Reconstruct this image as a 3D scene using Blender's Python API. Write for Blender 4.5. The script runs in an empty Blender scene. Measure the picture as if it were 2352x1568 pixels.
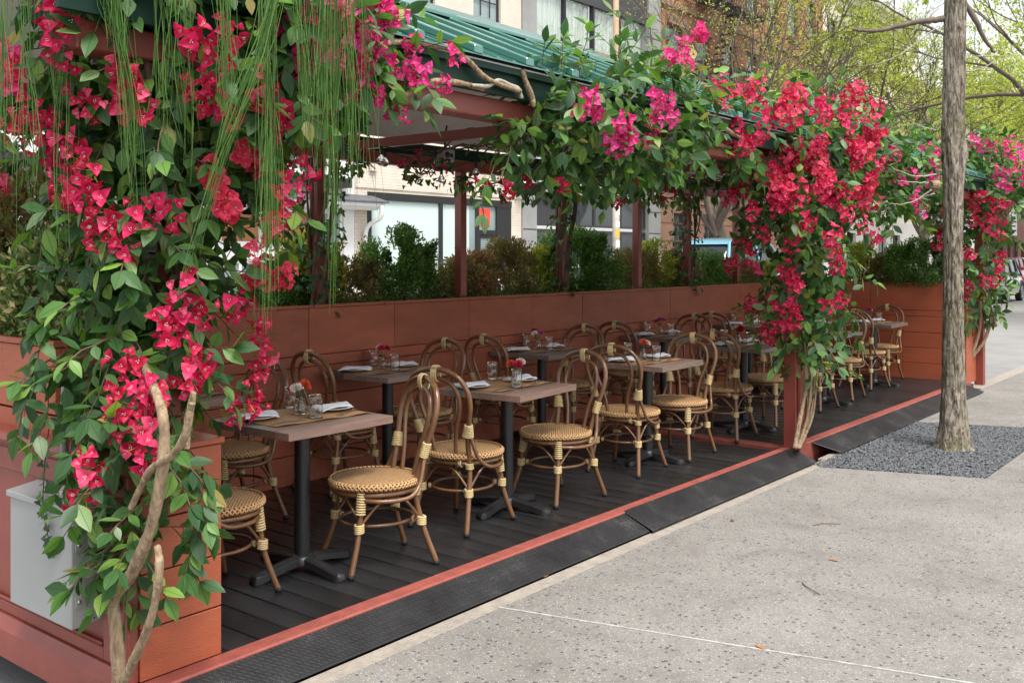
import bpy, bmesh, math, random
import numpy as np
from mathutils import Vector, Matrix, noise
random.seed(7); RNG = np.random.default_rng(7)
PI = math.pi

# ------------------------------------------------------------------ camera
F_PX, CX, HY, CAM_H = 2264.0, 1176.0, 588.0, 1.52          # focal length and horizon measured on a 2352 px wide view
YAW = math.atan((2990 - 1176) / F_PX); SN, CS = math.sin(YAW), math.cos(YAW)
scene = bpy.context.scene
col = scene.collection
cam_d = bpy.data.cameras.new('camera'); cam = bpy.data.objects.new('camera', cam_d); col.objects.link(cam)
cam_d.sensor_width = 36; cam_d.lens = F_PX / 2352 * 36; cam_d.shift_y = -(784 - HY) / 2352
cam_d.clip_start = 0.05; cam_d.clip_end = 800
cam.location = (0, 0, CAM_H); cam.rotation_euler = (PI / 2, 0, YAW)
scene.camera = cam

# ------------------------------------------------------------------ sky, sun, exposure
SUN_EL, SUN_AZ = math.radians(64), math.radians(112)        # azimuth clockwise from +Y: from the sidewalk side, behind the camera
world = bpy.data.worlds.new('World'); scene.world = world; world.use_nodes = True
wn = world.node_tree.nodes; wl = world.node_tree.links
sky = wn.new('ShaderNodeTexSky'); sky.sky_type = 'NISHITA'; sky.sun_disc = False
sky.sun_elevation = SUN_EL; sky.sun_rotation = SUN_AZ; sky.air_density = 1.0; sky.dust_density = 2.0; sky.ozone_density = 1.0
hsv = wn.new('ShaderNodeHueSaturation'); hsv.inputs['Saturation'].default_value = 0.22; hsv.inputs['Value'].default_value = 1.0
wl.new(sky.outputs[0], hsv.inputs['Color']); wl.new(hsv.outputs[0], wn['Background'].inputs['Color'])
wn['Background'].inputs['Strength'].default_value = 0.13
sun_d = bpy.data.lights.new('sun', 'SUN'); sun_d.energy = 2.25; sun_d.angle = math.radians(24); sun_d.color = (1.0, 0.965, 0.91)
sun = bpy.data.objects.new('sun', sun_d); col.objects.link(sun); sun.location = (4, -4, 12)
sv = Vector((math.sin(SUN_AZ) * math.cos(SUN_EL), math.cos(SUN_AZ) * math.cos(SUN_EL), math.sin(SUN_EL)))
sun.rotation_euler = sv.to_track_quat('Z', 'Y').to_euler()
vs = scene.view_settings; vs.view_transform = 'Standard'; vs.look = 'None'; vs.exposure = 1.2; vs.gamma = 1.0
scene.cycles.max_bounces = 10; scene.cycles.transparent_max_bounces = 12; scene.cycles.transmission_bounces = 8
scene.cycles.caustics_reflective = False; scene.cycles.caustics_refractive = False

# ------------------------------------------------------------------ pixel helpers (a pixel gives a direction; distance comes from what the thing touches)
def ray(x, y):
    r = (x - CX) / F_PX
    return Vector((r * CS - SN, r * SN + CS, (HY - y) / F_PX))
CAMP = Vector((0, 0, CAM_H))
def on_z(x, y, z): v = ray(x, y); return CAMP + v * ((z - CAM_H) / v.z)
def on_X(x, y, X): v = ray(x, y); return CAMP + v * (X / v.x)
def on_Y(x, y, Y): v = ray(x, y); return CAMP + v * (Y / v.y)
def to_px(p):
    d = -p[0] * SN + p[1] * CS; l = p[0] * CS + p[1] * SN
    return CX + F_PX * l / d, HY + F_PX * (CAM_H - p[2]) / d, d

# ------------------------------------------------------------------ materials
MATS = {}
def nodes_of(name):
    m = bpy.data.materials.new(name); m.use_nodes = True; MATS[name] = m
    nt = m.node_tree; return m, nt.nodes, nt.links, nt.nodes['Principled BSDF']
def N(ns, t, **kw):
    n = ns.new(t)
    for k, v in kw.items():
        if k in n.inputs: n.inputs[k].default_value = v
        else: setattr(n, k, v)
    return n
def ramp(ns, stops, interp='LINEAR'):
    r = ns.new('ShaderNodeValToRGB'); e = r.color_ramp; e.interpolation = interp
    while len(e.elements) < len(stops): e.elements.new(0.5)
    for el, (p, c) in zip(e.elements, stops): el.position = p; el.color = (*c, 1) if len(c) == 3 else c
    return r
def pm(name, c1, c2=None, scale=4.0, rough=0.6, bump=0.0, bscale=40.0, metal=0.0, stretch=(1, 1, 1), vary=0.0, rvar=0.0, spec=0.5, coat=0.0, detail=6.0, wear=0.0):
    """painted / plain surface: two-tone noise, fine bump, per-object tint"""
    m, ns, ls, b = nodes_of(name)
    tc = N(ns, 'ShaderNodeTexCoord'); mp = N(ns, 'ShaderNodeMapping'); mp.inputs['Scale'].default_value = stretch
    ls.new(tc.outputs['Object'], mp.inputs[0])
    nz = N(ns, 'ShaderNodeTexNoise', Scale=scale, Detail=detail, Roughness=0.6); ls.new(mp.outputs[0], nz.inputs['Vector'])
    rp = ramp(ns, [(0.35, c1), (0.68, c2 or c1)]); ls.new(nz.outputs[0], rp.inputs[0])
    out = rp.outputs[0]
    if vary:
        oi = N(ns, 'ShaderNodeObjectInfo'); mr = N(ns, 'ShaderNodeMapRange'); mr.inputs[3].default_value = 1 - vary; mr.inputs[4].default_value = 1 + vary
        ls.new(oi.outputs['Random'], mr.inputs[0]); hs = N(ns, 'ShaderNodeHueSaturation'); ls.new(out, hs.inputs['Color']); ls.new(mr.outputs[0], hs.inputs['Value']); out = hs.outputs[0]
    if wear:
        mw = N(ns, 'ShaderNodeMapping'); mw.inputs['Scale'].default_value = (1.0, 1.0, 2.6); ls.new(tc.outputs['Object'], mw.inputs[0])
        for sc_, lo, hi, f_, am in ((3.2, .52, .75, .55, .6), (26, .63, .70, .5, .55), (60, .68, .72, 1.9, .35)):
            nw = N(ns, 'ShaderNodeTexNoise', Scale=sc_, Detail=8.0, Roughness=.7, Distortion=.8); ls.new(mw.outputs[0], nw.inputs['Vector'])
            rw_ = ramp(ns, [(lo, (0, 0, 0)), (hi, (am * wear,) * 3)]); ls.new(nw.outputs[0], rw_.inputs[0])
            xw = N(ns, 'ShaderNodeMix', data_type='RGBA'); ls.new(rw_.outputs[0], xw.inputs[0]); ls.new(out, xw.inputs[6])
            sw = N(ns, 'ShaderNodeMix', data_type='RGBA', blend_type='MULTIPLY'); sw.inputs[0].default_value = 1; ls.new(out, sw.inputs[6]); sw.inputs[7].default_value = (f_, f_, f_, 1)
            ls.new(sw.outputs[2], xw.inputs[7]); out = xw.outputs[2]
    ls.new(out, b.inputs['Base Color'])
    b.inputs['Roughness'].default_value = rough; b.inputs['Metallic'].default_value = metal
    b.inputs['Specular IOR Level'].default_value = spec; b.inputs['Coat Weight'].default_value = coat
    if rvar:
        mr2 = N(ns, 'ShaderNodeMapRange'); mr2.inputs[3].default_value = rough - rvar; mr2.inputs[4].default_value = rough + rvar
        ls.new(nz.outputs[0], mr2.inputs[0]); ls.new(mr2.outputs[0], b.inputs['Roughness'])
    if bump:
        n2 = N(ns, 'ShaderNodeTexNoise', Scale=bscale, Detail=5.0); ls.new(mp.outputs[0], n2.inputs['Vector'])
        bp = N(ns, 'ShaderNodeBump', Strength=bump, Distance=0.01); ls.new(n2.outputs[0], bp.inputs['Height']); ls.new(bp.outputs[0], b.inputs['Normal'])
    return m

pm('orange_paint', (.39, .094, .040), (.33, .078, .034), 3, .5, .25, 60, stretch=(1, 1, 3), vary=.06, wear=.6)
pm('orange_wall', (.345, .092, .042), (.27, .068, .031), 2.2, .55, .45, 28, stretch=(1, 1, 4), vary=.10, wear=.9)
pm('red_paint', (.27, .064, .045), (.225, .052, .037), 5, .42, .15, 80, vary=.04, wear=.5)
pm('strip_red', (.30, .075, .055), (.22, .055, .042), 14, .6, .3, 120, wear=1.0)
pm('deck_board', (.0095, .0098, .0105), (.019, .0188, .0195), 2.2, .30, .35, 45, stretch=(.35, 3, 1), vary=.30, rvar=.13, spec=.6)
pm('roof_green', (.060, .175, .140), (.068, .19, .155), 2, .2, .04, 6, coat=.6)
pm('fascia_green', (.005, .026, .016), (.008, .032, .02), 2, .5, .05, 8, spec=.25)
pm('ceiling_white', (.80, .78, .76), (.74, .72, .70), 2, .7)
pm('black_metal', (.012, .012, .013), (.018, .018, .019), 20, .38, .12, 200)
pm('cane', (.135, .062, .026), (.19, .092, .04), 30, .32, .12, 80, stretch=(1, 1, .25), vary=.12, coat=.25)
pm('binding', (.62, .48, .245), (.52, .385, .18), 40, .45, .1, 120)
pm('rubber', (.01, .01, .01), None, 5, .7)
pm('kraft', (.46, .265, .125), (.41, .23, .105), 9, .75, .15, 40)
pm('napkin', (.76, .77, .80), (.72, .73, .77), 12, .85, .35, 260)
pm('china', (.80, .78, .74), None, 5, .22)
pm('steel', (.55, .53, .50), None, 5, .22, metal=1.0)
pm('stem_green', (.07, .16, .03), (.05, .11, .02), 20, .5)
pm('bark_vine', (.17, .115, .07), (.40, .29, .18), 55, .9, 1.0, 90, stretch=(1, 1, .2), detail=9)
pm('twig', (.13, .07, .045), (.09, .05, .035), 30, .75)
pm('pale_twig', (.40, .36, .30), (.30, .26, .2), 30, .75)
pm('tree_bark', (.17, .135, .105), (.10, .08, .062), 12, .9, .5, 30, stretch=(1, 1, .3))
pm('box_grey', (.335, .35, .345), (.315, .33, .325), 3, .38, .04, 60)
pm('soil', (.03, .022, .016), (.05, .036, .025), 20, .95, 1, 50)
pm('kerb_stone', (.33, .29, .24), (.24, .21, .18), 16, .85, .5, 60)
pm('joint_white', (.46, .45, .43), (.24, .23, .215), 22, .9, detail=9)
pm('gravel_grey', (.115, .12, .128), (.21, .215, .225), 60, .8, .2, 90, vary=.2)
pm('gravel_bed', (.05, .052, .058), (.09, .093, .10), 90, .9, 1, 80)
pm('grey_stone', (.30, .30, .29), (.25, .25, .245), 1.5, .8, .2, 20)
pm('white_trim', (.74, .73, .71), (.68, .67, .65), 3, .5)
pm('black_frame', (.018, .018, .02), None, 5, .4)
pm('charcoal_panel', (.045, .043, .045), (.035, .034, .036), 2, .35)
pm('brown_stone', (.30, .165, .115), (.24, .13, .09), 2.5, .85, .3, 25)
pm('slate', (.10, .105, .12), (.07, .074, .085), 8, .6)
pm('wood_orange', (.40, .165, .055), (.30, .12, .04), 6, .5, stretch=(6, 6, 1))
pm('iron', (.02, .018, .018), None, 5, .6)
pm('curtain_green', (.74, .80, .72), (.5, .57, .49), 3.5, .5, stretch=(1, 6, .15))
pm('frosted', (.50, .60, .57), (.56, .66, .63), .6, .3)
pm('far_white', (.60, .58, .56), (.52, .5, .48), 1.2, .8)
pm('far_cream', (.66, .60, .50), (.60, .54, .45), .8, .85)
pm('far_brown', (.17, .07, .05), (.13, .05, .04), 2, .85)
pm('pole_grey', (.45, .42, .37), (.34, .30, .25), 5, .6)
pm('pole_rust', (.42, .30, .19), (.34, .22, .13), 5, .7)
pm('sign_white', (.75, .75, .74), None, 5, .5)
pm('sign_red', (.5, .04, .03), None, 5, .5)
pm('sign_ink', (.05, .05, .05), None, 5, .6)
pm('sticker_blue', (.12, .38, .55), (.3, .5, .6), 30, .5)
pm('sticker_yellow', (.65, .42, .05), None, 30, .5)
pm('cord_black', (.01, .01, .01), None, 5, .5)
pm('car_blue', (.13, .33, .43), None, 2, .25, coat=1)
pm('car_dark', (.035, .037, .042), None, 2, .22, coat=1)
pm('car_red', (.28, .022, .025), None, 2, .22, coat=1)
pm('car_white', (.72, .73, .75), None, 2, .25, coat=1)
pm('car_glass', (.02, .024, .027), None, 2, .06)
pm('tyre', (.012, .012, .012), None, 2, .8)
pm('alloy', (.42, .42, .43), None, 2, .3, metal=.9)
pm('car_trim', (.02, .02, .02), None, 2, .5)
pm('lamp_clear', (.7, .7, .7), None, 2, .15)
pm('lamp_red', (.45, .01, .01), None, 2, .2)
pm('letter_grey', (.055, .06, .065), None, 2, .5)
pm('petal_white', (.78, .75, .66), None, 2, .7)
pm('carn_orange', (.80, .13, .05), (.70, .09, .03), 60, .7)
pm('carn_pink', (.68, .03, .11), (.55, .02, .08), 60, .7)
pm('carn_red', (.52, .015, .02), (.4, .01, .015), 60, .7)
pm('carn_mauve', (.55, .13, .36), (.45, .09, .28), 60, .7)
pm('carn_cream', (.80, .74, .58), (.72, .66, .5), 60, .7)

def glass_mat(name, tint=(1, 1, 1), rough=0.0, ior=1.45):
    m, ns, ls, b = nodes_of(name)
    b.inputs['Base Color'].default_value = (*tint, 1); b.inputs['Roughness'].default_value = rough
    b.inputs['Transmission Weight'].default_value = 1.0; b.inputs['IOR'].default_value = ior
    return m
glass_mat('tumbler_glass', (.97, .99, .98)); glass_mat('bulb_glass', (.97, .97, .95), ior=1.2); glass_mat('water', (.95, .98, .97), ior=1.33)

def window_mat(name, c, rough=.05):
    m, ns, ls, b = nodes_of(name)
    tc = N(ns, 'ShaderNodeTexCoord'); nz = N(ns, 'ShaderNodeTexNoise', Scale=.5, Detail=3.0); ls.new(tc.outputs['Object'], nz.inputs['Vector'])
    rp = ramp(ns, [(.35, c), (.7, tuple(v * 1.7 for v in c))]); ls.new(nz.outputs[0], rp.inputs[0]); ls.new(rp.outputs[0], b.inputs['Base Color'])
    b.inputs['Roughness'].default_value = rough; b.inputs['Specular IOR Level'].default_value = .8
    bp = N(ns, 'ShaderNodeBump', Strength=.04, Distance=.05); n2 = N(ns, 'ShaderNodeTexNoise', Scale=1.3); ls.new(tc.outputs['Object'], n2.inputs['Vector'])
    ls.new(n2.outputs[0], bp.inputs['Height']); ls.new(bp.outputs[0], b.inputs['Normal'])
    return m
window_mat('dark_glass', (.035, .042, .045)); window_mat('pale_glass', (.16, .20, .20), .08)

def thin_glass(name, refl=.10):
    m, ns, ls, b = nodes_of(name)
    tr = N(ns, 'ShaderNodeBsdfTransparent'); tr.inputs[0].default_value = (.96, .98, .97, 1); gl = N(ns, 'ShaderNodeBsdfGlossy'); gl.inputs['Roughness'].default_value = .02
    lw = N(ns, 'ShaderNodeLayerWeight'); pw = N(ns, 'ShaderNodeMath', operation='POWER'); ls.new(lw.outputs['Facing'], pw.inputs[0]); pw.inputs[1].default_value = 3.0; fr = N(ns, 'ShaderNodeMath', operation='MULTIPLY_ADD'); ls.new(pw.outputs[0], fr.inputs[0]); fr.inputs[1].default_value = .85; fr.inputs[2].default_value = .16; ms = N(ns, 'ShaderNodeMixShader'); ls.new(fr.outputs[0], ms.inputs[0]); ls.new(tr.outputs[0], ms.inputs[1]); ls.new(gl.outputs[0], ms.inputs[2])
    ls.new(ms.outputs[0], ns['Material Output'].inputs['Surface'])
thin_glass('thin_glass')
def emit_mat(name, c, s):
    m, ns, ls, b = nodes_of(name)
    b.inputs['Base Color'].default_value = (*c, 1); b.inputs['Emission Color'].default_value = (*c, 1); b.inputs['Emission Strength'].default_value = s
emit_mat('lit_red', (.8, .045, .025), .45); emit_mat('lit_amber', (1, .6, .15), 2.0)

def brick_mat(name, c1, c2, mortar, bw=.215, bh=.075, bump=.6):
    m, ns, ls, b = nodes_of(name)
    tc = N(ns, 'ShaderNodeTexCoord'); sp = N(ns, 'ShaderNodeSeparateXYZ'); cb = N(ns, 'ShaderNodeCombineXYZ')
    ls.new(tc.outputs['Object'], sp.inputs[0]); ls.new(sp.outputs['Y'], cb.inputs['X']); ls.new(sp.outputs['Z'], cb.inputs['Y'])
    bk = N(ns, 'ShaderNodeTexBrick', Scale=1.0); bk.inputs['Color1'].default_value = (*c1, 1); bk.inputs['Color2'].default_value = (*c2, 1); bk.inputs['Mortar'].default_value = (*mortar, 1)
    bk.inputs['Brick Width'].default_value = bw; bk.inputs['Row Height'].default_value = bh; bk.inputs['Mortar Size'].default_value = .007
    ls.new(cb.outputs[0], bk.inputs['Vector'])
    nz = N(ns, 'ShaderNodeTexNoise', Scale=1.2, Detail=5.0); ls.new(tc.outputs['Object'], nz.inputs['Vector'])
    mx = N(ns, 'ShaderNodeMix', data_type='RGBA', blend_type='MULTIPLY'); mx.inputs[0].default_value = .5
    rp = ramp(ns, [(.3, (.72, .72, .72)), (.7, (1.1, 1.1, 1.1))]); ls.new(nz.outputs[0], rp.inputs[0])
    ls.new(bk.outputs['Color'], mx.inputs[6]); ls.new(rp.outputs[0], mx.inputs[7]); ls.new(mx.outputs[2], b.inputs['Base Color'])
    bp = N(ns, 'ShaderNodeBump', Strength=bump, Distance=.01, invert=True); ls.new(bk.outputs['Fac'], bp.inputs['Height']); ls.new(bp.outputs[0], b.inputs['Normal'])
    b.inputs['Roughness'].default_value = .8
brick_mat('cream_brick', (.70, .61, .51), (.66, .57, .475), (.57, .49, .41))
brick_mat('red_brick', (.42, .15, .065), (.33, .11, .05), (.28, .19, .14))
brick_mat('grey_brick', (.55, .53, .5), (.5, .48, .46), (.42, .4, .38))

# concrete with aggregate, asphalt, weave, diamond plate, bark, wood planks
def concrete():
    m, ns, ls, b = nodes_of('concrete')
    tc = N(ns, 'ShaderNodeTexCoord')
    n1 = N(ns, 'ShaderNodeTexNoise', Scale=.9, Detail=8.0, Roughness=.65); ls.new(tc.outputs['Object'], n1.inputs['Vector'])
    base = ramp(ns, [(.3, (.165, .152, .137)), (.55, (.21, .197, .18)), (.75, (.255, .241, .222))]); ls.new(n1.outputs[0], base.inputs[0])
    out = base.outputs[0]
    for sc, th, colr, amt in ((85, .36, (.08, .077, .074), .8), (36, .29, (.045, .048, .052), .9), (19, .2, (.09, .092, .097), .8), (110, .3, (.50, .46, .41), .7), (85, .28, (.21, .185, .165), .8)):
        wv = N(ns, 'ShaderNodeTexNoise', Scale=sc * .9, Detail=1.0); ls.new(tc.outputs['Object'], wv.inputs['Vector'])
        ad = N(ns, 'ShaderNodeMix', data_type='VECTOR'); ad.inputs[0].default_value = .018
        ls.new(tc.outputs['Object'], ad.inputs[4]); ls.new(wv.outputs['Color'], ad.inputs[5])
        vo = N(ns, 'ShaderNodeTexVoronoi', Scale=sc); ls.new(ad.outputs[1], vo.inputs['Vector'])
        lt = N(ns, 'ShaderNodeMath', operation='LESS_THAN'); lt.inputs[1].default_value = th; ls.new(vo.outputs['Distance'], lt.inputs[0])
        sepc = N(ns, 'ShaderNodeSeparateColor'); ls.new(vo.outputs['Color'], sepc.inputs[0])
        keep = N(ns, 'ShaderNodeMath', operation='GREATER_THAN'); keep.inputs[1].default_value = .5 if sc > 50 else .68; ls.new(sepc.outputs[0], keep.inputs[0])
        mul = N(ns, 'ShaderNodeMath', operation='MULTIPLY'); ls.new(lt.outputs[0], mul.inputs[0]); ls.new(keep.outputs[0], mul.inputs[1])
        mul2 = N(ns, 'ShaderNodeMath', operation='MULTIPLY'); ls.new(mul.outputs[0], mul2.inputs[0]); mul2.inputs[1].default_value = amt
        mx = N(ns, 'ShaderNodeMix', data_type='RGBA'); ls.new(mul2.outputs[0], mx.inputs[0]); ls.new(out, mx.inputs[6]); mx.inputs[7].default_value = (*colr, 1); out = mx.outputs[2]
    n3 = N(ns, 'ShaderNodeTexNoise', Scale=2.6, Detail=9.0, Roughness=.7, Distortion=1.2); ls.new(tc.outputs['Object'], n3.inputs['Vector'])
    st = ramp(ns, [(.45, (1, 1, 1)), (.58, (.90, .895, .89)), (.74, (.66, .65, .64))]); ls.new(n3.outputs[0], st.inputs[0])
    mx = N(ns, 'ShaderNodeMix', data_type='RGBA', blend_type='MULTIPLY'); mx.inputs[0].default_value = 1; ls.new(out, mx.inputs[6]); ls.new(st.outputs[0], mx.inputs[7])
    ls.new(mx.outputs[2], b.inputs['Base Color']); b.inputs['Roughness'].default_value = .85
    n4 = N(ns, 'ShaderNodeTexNoise', Scale=160, Detail=4.0); ls.new(tc.outputs['Object'], n4.inputs['Vector'])
    bp = N(ns, 'ShaderNodeBump', Strength=.35, Distance=.004); ls.new(n4.outputs[0], bp.inputs['Height']); ls.new(bp.outputs[0], b.inputs['Normal'])
concrete()
pm('asphalt', (.20, .195, .19), (.26, .25, .245), 1.2, .85, .6, 150, detail=9)
def weave():
    m, ns, ls, b = nodes_of('weave')
    tc = N(ns, 'ShaderNodeTexCoord'); mp = N(ns, 'ShaderNodeMapping'); mp.inputs['Rotation'].default_value = (0, 0, math.radians(45)); ls.new(tc.outputs['Object'], mp.inputs[0])
    bk = N(ns, 'ShaderNodeTexBrick', Scale=1.0); bk.inputs['Brick Width'].default_value = .026; bk.inputs['Row Height'].default_value = .013; bk.inputs['Mortar Size'].default_value = .0028
    bk.inputs['Color1'].default_value = (.60, .37, .175, 1); bk.inputs['Color2'].default_value = (.48, .28, .125, 1); bk.inputs['Mortar'].default_value = (.19, .10, .042, 1)
    bk.inputs['Mortar Smooth'].default_value = .5
    ls.new(mp.outputs[0], bk.inputs['Vector']); ls.new(bk.outputs['Color'], b.inputs['Base Color'])
    bp = N(ns, 'ShaderNodeBump', Strength=.9, Distance=.004, invert=True); ls.new(bk.outputs['Fac'], bp.inputs['Height']); ls.new(bp.outputs[0], b.inputs['Normal'])
    b.inputs['Roughness'].default_value = .5
weave()
pm('weave_rim', (.60, .37, .175), (.46, .265, .115), 120, .5)
def plate():
    m, ns, ls, b = nodes_of('diamond_plate')
    tc = N(ns, 'ShaderNodeTexCoord')
    n1 = N(ns, 'ShaderNodeTexNoise', Scale=3, Detail=8.0, Roughness=.7); ls.new(tc.outputs['Object'], n1.inputs['Vector'])
    rp = ramp(ns, [(.35, (.010, .010, .011)), (.6, (.02, .02, .021)), (.8, (.05, .048, .047))]); ls.new(n1.outputs[0], rp.inputs[0])
    nf = N(ns, 'ShaderNodeTexNoise', Scale=190, Detail=3.0); ls.new(tc.outputs['Object'], nf.inputs['Vector'])
    ff = ramp(ns, [(.54, (0, 0, 0)), (.68, (1, 1, 1))]); ls.new(nf.outputs[0], ff.inputs[0])
    fm = ramp(ns, [(.54, (.03, .03, .03)), (.74, (.8, .8, .8))]); ls.new(n1.outputs[0], fm.inputs[0])
    fx = N(ns, 'ShaderNodeMath', operation='MULTIPLY'); ls.new(ff.outputs[0], fx.inputs[0]); ls.new(fm.outputs[0], fx.inputs[1])
    mxf = N(ns, 'ShaderNodeMix', data_type='RGBA'); ls.new(fx.outputs[0], mxf.inputs[0]); ls.new(rp.outputs[0], mxf.inputs[6]); mxf.inputs[7].default_value = (.33, .32, .31, 1); ls.new(mxf.outputs[2], b.inputs['Base Color'])
    mr = N(ns, 'ShaderNodeMapRange'); mr.inputs[3].default_value = .32; mr.inputs[4].default_value = .6; ls.new(n1.outputs[0], mr.inputs[0]); ls.new(mr.outputs[0], b.inputs['Roughness'])
    hs = []
    for rot, off in ((45, 0), (-45, .0125)):
        mp = N(ns, 'ShaderNodeMapping'); mp.inputs['Rotation'].default_value = (0, 0, math.radians(rot)); mp.inputs['Location'].default_value = (off, off, 0); ls.new(tc.outputs['Object'], mp.inputs[0])
        bk = N(ns, 'ShaderNodeTexBrick', Scale=1.0); bk.inputs['Brick Width'].default_value = .034; bk.inputs['Row Height'].default_value = .017; bk.inputs['Mortar Size'].default_value = .0055; bk.inputs['Mortar Smooth'].default_value = .6
        ls.new(mp.outputs[0], bk.inputs['Vector']); hs.append(bk.outputs['Fac'])
    mn = N(ns, 'ShaderNodeMath', operation='MULTIPLY'); ls.new(hs[0], mn.inputs[0]); ls.new(hs[1], mn.inputs[1])
    bp = N(ns, 'ShaderNodeBump', Strength=.3, Distance=.003); ls.new(mn.outputs[0], bp.inputs['Height']); ls.new(bp.outputs[0], b.inputs['Normal'])
plate()
def bark():
    m, ns, ls, b = nodes_of('trunk_bark')
    tc = N(ns, 'ShaderNodeTexCoord'); mp = N(ns, 'ShaderNodeMapping'); mp.inputs['Scale'].default_value = (1, 1, .30); ls.new(tc.outputs['Object'], mp.inputs[0])
    n1 = N(ns, 'ShaderNodeTexNoise', Scale=38, Detail=7.0, Roughness=.7, Distortion=.6); ls.new(mp.outputs[0], n1.inputs['Vector'])
    n2 = N(ns, 'ShaderNodeTexNoise', Scale=3.2, Detail=4.0); ls.new(tc.outputs['Object'], n2.inputs['Vector'])
    r1 = ramp(ns, [(.36, (.04, .03, .024)), (.47, (.18, .147, .113)), (.60, (.40, .345, .28))]); ls.new(n1.outputs[0], r1.inputs[0])
    r2 = ramp(ns, [(.42, (1, 1, 1)), (.66, (.62, .66, .50))]); ls.new(n2.outputs[0], r2.inputs[0])
    mx = N(ns, 'ShaderNodeMix', data_type='RGBA', blend_type='MULTIPLY'); mx.inputs[0].default_value = 1; ls.new(r1.outputs[0], mx.inputs[6]); ls.new(r2.outputs[0], mx.inputs[7])
    ls.new(mx.outputs[2], b.inputs['Base Color']); b.inputs['Roughness'].default_value = .9
    bp = N(ns, 'ShaderNodeBump', Strength=1.0, Distance=.02); ls.new(n1.outputs[0], bp.inputs['Height']); ls.new(bp.outputs[0], b.inputs['Normal'])
bark()
def planks():
    m, ns, ls, b = nodes_of('table_wood')
    tc = N(ns, 'ShaderNodeTexCoord'); oi = N(ns, 'ShaderNodeObjectInfo')
    tint = ramp(ns, [(0, (.22, .14, .105)), (.3, (.31, .19, .15)), (.5, (.18, .145, .125)), (.7, (.28, .20, .16)), (.85, (.12, .10, .09)), (1, (.29, .28, .265))]); ls.new(oi.outputs['Random'], tint.inputs[0])
    mp = N(ns, 'ShaderNodeMapping'); mp.inputs['Scale'].default_value = (26, 1.6, 26); ls.new(tc.outputs['Object'], mp.inputs[0])
    n1 = N(ns, 'ShaderNodeTexNoise', Scale=2.4, Detail=7.0, Roughness=.65); ls.new(mp.outputs[0], n1.inputs['Vector'])
    r = ramp(ns, [(.32, (.68, .66, .64)), (.7, (1.12, 1.1, 1.1))]); ls.new(n1.outputs[0], r.inputs[0])
    mx = N(ns, 'ShaderNodeMix', data_type='RGBA', blend_type='MULTIPLY'); mx.inputs[0].default_value = 1; ls.new(tint.outputs[0], mx.inputs[6]); ls.new(r.outputs[0], mx.inputs[7])
    ls.new(mx.outputs[2], b.inputs['Base Color']); b.inputs['Roughness'].default_value = .38
planks()
def foliage_mat(name, stops, trans=.3, rough=.45, vein=True, tcol=(1.5, 1.7, .7)):
    m, ns, ls, b = nodes_of(name)
    at = N(ns, 'ShaderNodeAttribute', attribute_name='rnd'); oi = N(ns, 'ShaderNodeObjectInfo')
    ad = N(ns, 'ShaderNodeMath', operation='ADD'); ls.new(at.outputs['Fac'], ad.inputs[0]); ls.new(oi.outputs['Random'], ad.inputs[1])
    fr = N(ns, 'ShaderNodeMath', operation='FRACT'); ls.new(ad.outputs[0], fr.inputs[0])
    rp = ramp(ns, stops); ls.new(fr.outputs[0], rp.inputs[0]); out = rp.outputs[0]
    if vein:
        uv = N(ns, 'ShaderNodeUVMap'); sp = N(ns, 'ShaderNodeSeparateXYZ'); ls.new(uv.outputs[0], sp.inputs[0])
        s = N(ns, 'ShaderNodeMath', operation='SUBTRACT'); ls.new(sp.outputs[0], s.inputs[0]); s.inputs[1].default_value = .5
        a = N(ns, 'ShaderNodeMath', operation='ABSOLUTE'); ls.new(s.outputs[0], a.inputs[0])
        l = N(ns, 'ShaderNodeMath', operation='LESS_THAN'); ls.new(a.outputs[0], l.inputs[0]); l.inputs[1].default_value = .022
        # side veins: stripes in v + |u|
        k = N(ns, 'ShaderNodeMath', operation='MULTIPLY_ADD'); ls.new(a.outputs[0], k.inputs[0]); k.inputs[1].default_value = -.55; ls.new(sp.outputs[1], k.inputs[2])
        k2 = N(ns, 'ShaderNodeMath', operation='MULTIPLY'); ls.new(k.outputs[0], k2.inputs[0]); k2.inputs[1].default_value = 52
        k3 = N(ns, 'ShaderNodeMath', operation='SINE'); ls.new(k2.outputs[0], k3.inputs[0])
        k4 = N(ns, 'ShaderNodeMapRange'); k4.inputs[1].default_value = .55; k4.inputs[2].default_value = 1; k4.inputs[3].default_value = 0; k4.inputs[4].default_value = .28; ls.new(k3.outputs[0], k4.inputs[0])
        mxm = N(ns, 'ShaderNodeMath', operation='MAXIMUM'); ls.new(l.outputs[0], mxm.inputs[0]); ls.new(k4.outputs[0], mxm.inputs[1])
        mu = N(ns, 'ShaderNodeMath', operation='MULTIPLY'); ls.new(mxm.outputs[0], mu.inputs[0]); mu.inputs[1].default_value = .75
        mx = N(ns, 'ShaderNodeMix', data_type='RGBA'); ls.new(mu.outputs[0], mx.inputs[0]); ls.new(out, mx.inputs[6]); mx.inputs[7].default_value = (.035, .03, .015, 1); out = mx.outputs[2]
    ls.new(out, b.inputs['Base Color']); b.inputs['Roughness'].default_value = rough; b.inputs['Specular IOR Level'].default_value = .35
    tr = N(ns, 'ShaderNodeBsdfTranslucent'); mxc = N(ns, 'ShaderNodeMix', data_type='RGBA', blend_type='MULTIPLY'); mxc.inputs[0].default_value = 1
    ls.new(out, mxc.inputs[6]); mxc.inputs[7].default_value = (*tcol, 1); ls.new(mxc.outputs[2], tr.inputs['Color'])
    ms = N(ns, 'ShaderNodeMixShader'); ms.inputs[0].default_value = trans; ls.new(b.outputs[0], ms.inputs[1]); ls.new(tr.outputs[0], ms.inputs[2])
    ls.new(ms.outputs[0], ns['Material Output'].inputs['Surface'])
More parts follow.
